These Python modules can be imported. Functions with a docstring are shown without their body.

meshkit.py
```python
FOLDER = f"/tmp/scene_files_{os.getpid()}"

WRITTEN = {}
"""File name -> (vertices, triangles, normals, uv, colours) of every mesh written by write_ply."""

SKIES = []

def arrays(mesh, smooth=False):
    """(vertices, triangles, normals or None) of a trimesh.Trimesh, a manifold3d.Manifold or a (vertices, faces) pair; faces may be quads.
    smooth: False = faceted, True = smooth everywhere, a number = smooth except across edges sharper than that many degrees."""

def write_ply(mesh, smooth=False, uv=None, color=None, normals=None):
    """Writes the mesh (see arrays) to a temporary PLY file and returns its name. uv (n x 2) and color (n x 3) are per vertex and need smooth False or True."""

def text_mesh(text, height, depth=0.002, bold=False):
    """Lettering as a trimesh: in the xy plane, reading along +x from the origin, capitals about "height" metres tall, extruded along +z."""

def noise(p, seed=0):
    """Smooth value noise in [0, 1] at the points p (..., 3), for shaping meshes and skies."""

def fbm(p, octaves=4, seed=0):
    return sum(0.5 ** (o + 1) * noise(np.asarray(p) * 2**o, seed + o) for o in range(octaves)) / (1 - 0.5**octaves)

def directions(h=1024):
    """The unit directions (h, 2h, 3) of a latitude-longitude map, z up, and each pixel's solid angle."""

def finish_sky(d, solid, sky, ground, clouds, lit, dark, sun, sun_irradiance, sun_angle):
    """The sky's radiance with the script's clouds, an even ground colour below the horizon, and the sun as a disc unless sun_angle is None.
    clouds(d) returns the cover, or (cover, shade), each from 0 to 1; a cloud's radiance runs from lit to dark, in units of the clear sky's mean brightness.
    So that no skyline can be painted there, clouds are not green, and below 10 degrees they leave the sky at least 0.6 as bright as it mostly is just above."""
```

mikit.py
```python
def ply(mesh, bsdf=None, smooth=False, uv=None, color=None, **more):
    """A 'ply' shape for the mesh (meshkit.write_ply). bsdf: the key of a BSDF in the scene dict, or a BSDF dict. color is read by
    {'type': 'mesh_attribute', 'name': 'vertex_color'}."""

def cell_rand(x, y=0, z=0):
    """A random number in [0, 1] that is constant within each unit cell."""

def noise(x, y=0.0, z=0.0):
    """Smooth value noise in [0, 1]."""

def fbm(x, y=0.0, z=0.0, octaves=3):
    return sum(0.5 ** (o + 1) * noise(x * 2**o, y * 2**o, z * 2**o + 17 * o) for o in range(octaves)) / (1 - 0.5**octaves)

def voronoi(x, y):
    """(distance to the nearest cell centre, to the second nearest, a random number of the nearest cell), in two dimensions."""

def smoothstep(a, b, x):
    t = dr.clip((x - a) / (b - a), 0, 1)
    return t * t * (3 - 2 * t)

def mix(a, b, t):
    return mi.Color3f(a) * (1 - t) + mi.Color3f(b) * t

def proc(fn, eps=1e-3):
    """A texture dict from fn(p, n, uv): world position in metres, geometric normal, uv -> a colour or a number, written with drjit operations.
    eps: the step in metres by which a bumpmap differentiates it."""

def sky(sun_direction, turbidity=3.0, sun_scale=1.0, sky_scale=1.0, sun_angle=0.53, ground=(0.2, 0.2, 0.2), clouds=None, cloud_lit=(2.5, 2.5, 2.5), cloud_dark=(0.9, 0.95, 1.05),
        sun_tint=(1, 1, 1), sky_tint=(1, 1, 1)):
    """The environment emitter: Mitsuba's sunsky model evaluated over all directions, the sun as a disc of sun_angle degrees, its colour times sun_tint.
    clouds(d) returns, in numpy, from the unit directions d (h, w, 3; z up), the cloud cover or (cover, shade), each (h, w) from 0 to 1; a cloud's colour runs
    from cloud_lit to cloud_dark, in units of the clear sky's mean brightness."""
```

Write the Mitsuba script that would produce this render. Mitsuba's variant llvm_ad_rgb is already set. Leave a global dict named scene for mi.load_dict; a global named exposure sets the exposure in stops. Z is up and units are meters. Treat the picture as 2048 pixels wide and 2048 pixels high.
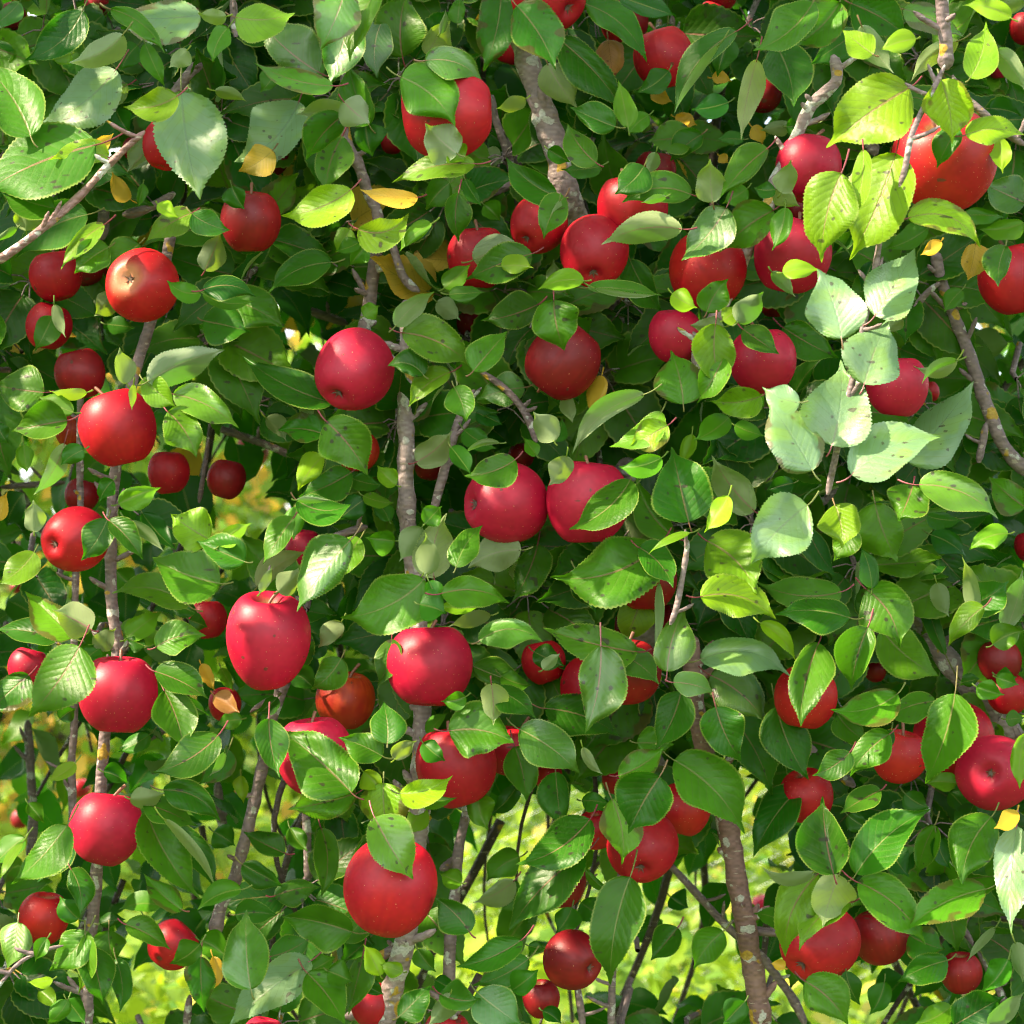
import math, random, numpy as np, trimesh, drjit as dr, mitsuba as mi, mikit, meshkit
from mikit import noise, fbm, cell_rand, smoothstep, mix

# ---------------------------------------------------------------- camera, light, exposure
SUN = (-0.72, -0.19, 0.67)
exposure = 3.55
TAN, CZ = 0.2227, 1.6
T4 = mi.ScalarTransform4f


def clouds(d):
    c = meshkit.fbm(d * np.array([2.2, 2.2, 4.0]) + 3.1, 5, 4)
    return np.clip((c - 0.36) / 0.16, 0, 1), np.clip((c - 0.6) / 0.3, 0, 1) * 0.5


scene = {
    'camera': {'type': 'thinlens', 'fov': 2 * math.degrees(math.atan(TAN)), 'aperture_radius': 0.0042, 'focus_distance': 2.16,
               'near_clip': 0.05, 'far_clip': 500.0, 'to_world': T4().look_at(origin=[0, 0, CZ], target=[0, 1, CZ], up=[0, 0, 1])},
    'sky': mikit.sky(SUN, turbidity=3, sun_scale=0.9, sun_angle=1.5, clouds=clouds, cloud_lit=(3.4, 3.4, 3.4), ground=(0.10, 0.14, 0.04)),
}
labels = {}
R = random.Random(11)
NR = np.random.default_rng(7)
K = TAN / 1024.0                       # metres per photograph pixel at one metre


def at(px, py, depth):
    """The point that photograph pixel (px, py) shows at this distance."""
    px, py, depth = np.broadcast_arrays(np.asarray(px, float), np.asarray(py, float), np.asarray(depth, float))
    return np.stack([(px - 1024) * K * depth, depth, CZ - (py - 1024) * K * depth], -1)


def key(name):
    if name not in scene and name not in labels:
        return name
    n = 1
    while f'{name}_{n:03d}' in scene or f'{name}_{n:03d}' in labels:
        n += 1
    return f'{name}_{n:03d}'


# ---------------------------------------------------------------- materials
def leaf_id(uv):
    k = dr.floor(uv.x)
    s = (uv.x - k - 0.5) * 2.083
    code = k - 16 * dr.floor(k / 16)
    return s, uv.y, code, cell_rand(k, 3), cell_rand(k, 7), k


def veins(s, v, k):
    a = dr.abs(s)
    w = (v - 0.30 * a + 0.045 * dr.select(s > 0, 1.0, 0.0)) * 10.0 + cell_rand(k, 5)
    f = dr.abs(w - dr.floor(w) - 0.5)
    side = smoothstep(0.10, 0.0, f) * (1 - smoothstep(0.65, 1.0, a))
    mid = smoothstep(0.052 * (1.2 - v), 0.02 * (1.2 - v), a)
    return side, mid, f


def petiole(rnd):
    return mix((0.20, 0.24, 0.06), (0.30, 0.07, 0.08), smoothstep(0.2, 0.7, rnd))


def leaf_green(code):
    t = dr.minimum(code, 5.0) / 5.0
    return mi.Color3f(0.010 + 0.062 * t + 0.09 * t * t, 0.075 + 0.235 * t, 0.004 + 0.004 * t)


def leaf_top(p, n, uv):
    s, v, code, r1, r2, k = leaf_id(uv)
    side, mid, f = veins(s, v, k)
    c = leaf_green(code)
    c = c * (0.75 + 0.5 * r1)
    c = mix(c, mi.Color3f(0.08, 0.17, 0.01), 0.3 * smoothstep(0.6, 1.0, r2))
    c = c * (0.72 + 0.56 * fbm(p.x * 70, p.y * 70, p.z * 70, 2))
    c = mix(c, mi.Color3f(0.15, 0.24, 0.05), side * 0.28)
    c = mix(c, mix((0.20, 0.26, 0.07), (0.26, 0.12, 0.08), r2), mid * 0.75)
    c = mix(c, mi.Color3f(0.22, 0.30, 0.05), smoothstep(0.91, 0.97, dr.abs(s)) * 0.7)
    yel = mix((0.50, 0.30, 0.02), (0.42, 0.34, 0.06), fbm(p.x * 50, p.y * 50, p.z * 50, 2)) * (0.8 + 0.4 * r1)
    bro = mix((0.16, 0.07, 0.025), (0.36, 0.18, 0.05), fbm(p.x * 60, p.y * 60, p.z * 60, 3))
    painted_sheen = mi.Color3f(0.120, 0.235, 0.100) * (0.8 + 0.4 * fbm(p.x * 55, p.y * 55, p.z * 55, 2))  # sky sheen painted in as a paler grey-green base colour
    c = dr.select(code > 7.5, mix(painted_sheen, c, 0.35 * smoothstep(0.5, 0.7, noise(p.x * 60, p.y * 60, p.z * 60)) + 0.3 * side), dr.select(code > 6.5, bro, dr.select(code > 5.5, yel, c)))
    wr = noise(p.x * 120 + 2, p.y * 120, p.z * 120)
    c = mix(c, mi.Color3f(0.085, 0.045, 0.016), smoothstep(0.66, 0.76, dr.abs(s) * 0.55 + wr * 0.5) * dr.select(r1 > 0.88, 0.75, 0.0))
    sp = noise(p.x * 170 + 9, p.y * 170, p.z * 170)
    c = mix(c, mi.Color3f(0.035, 0.022, 0.018), smoothstep(0.86, 0.92, sp + 0.12 * (r2 - 0.5)) * 0.85)
    return dr.select(v < 0, petiole(r2), c)


def leaf_under(p, n, uv):
    s, v, code, r1, r2, k = leaf_id(uv)
    side, mid, f = veins(s, v, k)
    c = mix((0.20, 0.27, 0.16), (0.27, 0.34, 0.14), r1) * (0.85 + 0.3 * fbm(p.x * 90, p.y * 90, p.z * 90, 2))
    c = mix(c, mi.Color3f(0.34, 0.38, 0.26), side * 0.35)
    c = mix(c, mix((0.36, 0.38, 0.24), (0.42, 0.20, 0.22), smoothstep(0.3, 0.8, r2)), mid * 0.9)
    yel = mi.Color3f(0.52, 0.36, 0.08)
    bro = mi.Color3f(0.30, 0.18, 0.08)
    c = dr.select(code > 7.5, c, dr.select(code > 6.5, bro, dr.select(code > 5.5, yel, c)))
    return dr.select(v < 0, petiole(r2), c)


def leaf_through(p, n, uv):
    s, v, code, r1, r2, k = leaf_id(uv)
    side, mid, f = veins(s, v, k)
    c = mix((0.055, 0.30, 0.004), (0.32, 0.54, 0.012), dr.square(dr.minimum(code, 5.0) / 5.0)) * (0.85 + 0.3 * r1)
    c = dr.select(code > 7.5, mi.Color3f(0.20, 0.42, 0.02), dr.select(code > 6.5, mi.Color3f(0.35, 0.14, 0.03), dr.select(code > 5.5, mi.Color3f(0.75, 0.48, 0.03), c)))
    c = c * (1 - 0.35 * side - 0.55 * mid)
    return dr.select(v < 0, mi.Color3f(0.0), c)


def leaf_relief(p, n, uv):
    s, v, code, r1, r2, k = leaf_id(uv)
    side, mid, f = veins(s, v, k)
    h = 0.55 * (1 - (1 - 2 * f) * (1 - 2 * f)) - 0.7 * mid + 0.6 * noise(p.x * 320, p.y * 320, p.z * 320)
    return dr.select(v < 0, 0.0, h)


scene['leaf_blade'] = {
    'type': 'blendbsdf', 'weight': 0.34,
    'a_face': {'type': 'twosided',  # near and large pale leaves take the colour with painted sky sheen
               'top': {'type': 'bumpmap', 'scale': 0.00042, 'h': mikit.proc(leaf_relief, 6e-4),
                       'b': {'type': 'principled', 'base_color': mikit.proc(leaf_top), 'roughness': 0.43, 'specular': 0.32}},
               'under': {'type': 'principled', 'base_color': mikit.proc(leaf_under), 'roughness': 0.7, 'specular': 0.25}},
    'b_through': {'type': 'principledthin', 'base_color': mikit.proc(leaf_through), 'roughness': 0.8, 'spec_trans': 0.0, 'diff_trans': 2.0, 'eta': 1.01},
}
scene['leaf_waxy'] = {                                                # upper faces with a thick wax coat that mirrors the sky softly
    'type': 'blendbsdf', 'weight': 0.26,
    'a_face': {'type': 'twosided',
               'top': {'type': 'bumpmap', 'scale': 0.0003, 'h': mikit.proc(leaf_relief, 6e-4),
                       'b': {'type': 'principled', 'base_color': mikit.proc(leaf_top), 'roughness': 0.48, 'specular': 0.9, 'clearcoat': 0.4, 'clearcoat_gloss': 0.5}},
               'under': {'type': 'principled', 'base_color': mikit.proc(leaf_under), 'roughness': 0.7, 'specular': 0.25}},
    'b_through': {'type': 'principledthin', 'base_color': mikit.proc(leaf_through), 'roughness': 0.8, 'spec_trans': 0.0, 'diff_trans': 2.0, 'eta': 1.01},
}


def far_top(p, n, uv):
    s, v, code, r1, r2, k = leaf_id(uv)
    c = leaf_green(code) * (0.7 + 0.6 * r1)
    c = mix(c, mi.Color3f(0.2, 0.22, 0.06), smoothstep(0.07, 0.03, dr.abs(s)) * 0.5)
    return dr.select(code > 6.5, mi.Color3f(0.25, 0.12, 0.03), dr.select(code > 5.5, mi.Color3f(0.46, 0.31, 0.03), c))


def far_through(p, n, uv):
    s, v, code, r1, r2, k = leaf_id(uv)
    c = mix((0.055, 0.30, 0.004), (0.32, 0.54, 0.012), dr.square(dr.minimum(code, 5.0) / 5.0)) * (0.85 + 0.3 * r1)
    return dr.select(code > 6.5, mi.Color3f(0.35, 0.14, 0.03), dr.select(code > 5.5, mi.Color3f(0.75, 0.48, 0.03), c))


scene['leaf_far'] = {
    'type': 'blendbsdf', 'weight': 0.34,
    'a_face': {'type': 'twosided', 'top': {'type': 'principled', 'base_color': mikit.proc(far_top), 'roughness': 0.45, 'specular': 0.3},
               'under': {'type': 'diffuse', 'reflectance': {'type': 'rgb', 'value': [0.2, 0.27, 0.13]}}},
    'b_through': {'type': 'principledthin', 'base_color': mikit.proc(far_through), 'roughness': 0.8, 'spec_trans': 0.0, 'diff_trans': 2.0, 'eta': 1.01},
}


def weed_top(p, n, uv):
    s, v, code, r1, r2, k = leaf_id(uv)
    c = mix((0.05, 0.16, 0.012), (0.26, 0.38, 0.025), r1)
    return dr.select(code > 5.5, mi.Color3f(0.52, 0.42, 0.06), c)


scene['weed_leaf'] = {
    'type': 'blendbsdf', 'weight': 0.4,
    'a_face': {'type': 'twosided', 'b': {'type': 'principled', 'base_color': mikit.proc(weed_top), 'roughness': 0.5, 'specular': 0.4}},
    'b_through': {'type': 'principledthin', 'base_color': {'type': 'rgb', 'value': [0.42, 0.60, 0.02]}, 'roughness': 0.8, 'spec_trans': 0.0, 'diff_trans': 2.0, 'eta': 1.01},
}


def skin(base, blush, fleck, streak, cream=0.0):
    def colour(p, n, uv):
        big = fbm(p.x * 26, p.y * 26, p.z * 26, 3)
        line = noise(uv.x * 60, uv.y * 4.0, big * 3.0)
        c = mix(base, blush, smoothstep(0.35, 0.75, big + streak * (line - 0.5)))
        c = c * (0.93 + 0.14 * noise(p.x * 240, p.y * 240, p.z * 240))
        if cream:
            c = mix(c, mi.Color3f(0.70, 0.38, 0.20), cream * smoothstep(0.76, 0.97, uv.y + 0.22 * (big - 0.5)))
        g = 250.0
        q = [p.x * g, p.y * g, p.z * g]
        i = [dr.floor(a) for a in q]
        d2 = mi.Float(0)
        for a in range(3):
            o = 0.3 + 0.4 * cell_rand(i[0] + 13 * a, i[1], i[2] + 5 * a)
            d2 += dr.square(q[a] - i[a] - o)
        pick = cell_rand(i[0] + 91, i[1], i[2])
        dot = smoothstep(0.010 + 0.016 * cell_rand(i[0], i[1] + 7, i[2]), 0.003, d2) * dr.select(pick < fleck, 1.0, 0.0)
        c = mix(c, mi.Color3f(0.66, 0.34, 0.20), dot * 0.65)
        rus = fbm(p.x * 200, p.y * 200, p.z * 200, 2)
        c = mix(c, mi.Color3f(0.20, 0.13, 0.04), smoothstep(0.105, 0.04, uv.y + 0.05 * (rus - 0.5)) * 0.8)
        c = mix(c, mi.Color3f(0.14, 0.05, 0.03), smoothstep(0.955, 0.985, uv.y) * 0.8)
        mark = noise(p.x * 95 + 3, p.y * 95, p.z * 95)
        return mix(c, mi.Color3f(0.09, 0.035, 0.02), smoothstep(0.93, 0.95, mark) * 0.8)
    return {'type': 'principled', 'base_color': mikit.proc(colour), 'roughness': 0.46, 'specular': 0.42}


SKIN = {
    'r': ('skin_red', skin((0.32, 0.002, 0.014), (0.40, 0.006, 0.012), 0.5, 0.2)),
    'p': ('skin_crimson', skin((0.35, 0.003, 0.028), (0.42, 0.008, 0.038), 0.6, 0.15)),
    'w': ('skin_wine', skin((0.17, 0.002, 0.007), (0.26, 0.004, 0.007), 0.35, 0.2)),
    'o': ('skin_bronze', skin((0.28, 0.014, 0.005), (0.40, 0.050, 0.007), 0.3, 0.35)),
    's': ('skin_flecked', skin((0.34, 0.003, 0.010), (0.43, 0.013, 0.010), 0.9, 0.12)),
    'c': ('skin_cream', skin((0.36, 0.004, 0.010), (0.42, 0.012, 0.012), 0.5, 0.3, 0.65)),
}
for n_, b_ in SKIN.values():
    scene[n_] = b_


def bark(base, dark, lichen):
    def colour(p, n, uv):
        c = mix(dark, base, fbm(p.x * 45, p.y * 45, p.z * 22, 3))
        c = c * (0.7 + 0.6 * noise(p.x * 240, p.y * 240, p.z * 420))
        len_ = noise(p.x * 130, p.y * 130, p.z * 420 + 7)
        c = mix(c, mi.Color3f(0.40, 0.34, 0.28), smoothstep(0.80, 0.88, len_) * 0.7)
        g = fbm(p.x * 85 + 5, p.y * 85, p.z * 70, 3)
        e = noise(p.x * 600, p.y * 600, p.z * 600)
        c = mix(c, mix((0.30, 0.32, 0.27), (0.56, 0.57, 0.52), e), smoothstep(0.66 - lichen, 0.70 - lichen, g) * 0.85)
        y = fbm(p.x * 62 + 31, p.y * 62, p.z * 50, 3)
        return mix(c, mix((0.30, 0.17, 0.012), (0.50, 0.34, 0.03), e), smoothstep(0.73 - lichen, 0.76 - lichen, y) * 0.9)

    def relief(p, n, uv):
        return fbm(p.x * 120, p.y * 120, p.z * 260, 3)
    return {'type': 'bumpmap', 'scale': 0.003, 'h': mikit.proc(relief), 'b': {'type': 'principled', 'base_color': mikit.proc(colour), 'roughness': 0.55, 'specular': 0.35}}


scene['bark_limb'] = bark((0.31, 0.255, 0.245), (0.17, 0.125, 0.12), 0.055)
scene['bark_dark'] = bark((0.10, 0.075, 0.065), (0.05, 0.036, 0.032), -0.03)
scene['bark_red'] = bark((0.27, 0.165, 0.145), (0.13, 0.07, 0.06), 0.035)
scene['bark_twig'] = bark((0.25, 0.195, 0.195), (0.12, 0.085, 0.085), 0.02)
scene['dark_calyx'] = {'type': 'diffuse', 'reflectance': {'type': 'rgb', 'value': [0.14, 0.105, 0.085]}}
scene['fruit_stalk'] = {'type': 'principled', 'base_color': {'type': 'rgb', 'value': [0.20, 0.085, 0.05]}, 'roughness': 0.5}
scene['wire'] = {'type': 'principled', 'base_color': {'type': 'rgb', 'value': [0.42, 0.44, 0.46]}, 'roughness': 0.45, 'metallic': 0.4}
scene['earth'] = {'type': 'diffuse', 'reflectance': mikit.proc(lambda p, n, uv: mix((0.05, 0.09, 0.02), (0.12, 0.15, 0.04), fbm(p.x * 3, p.y * 3, 0, 4)))}

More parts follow.
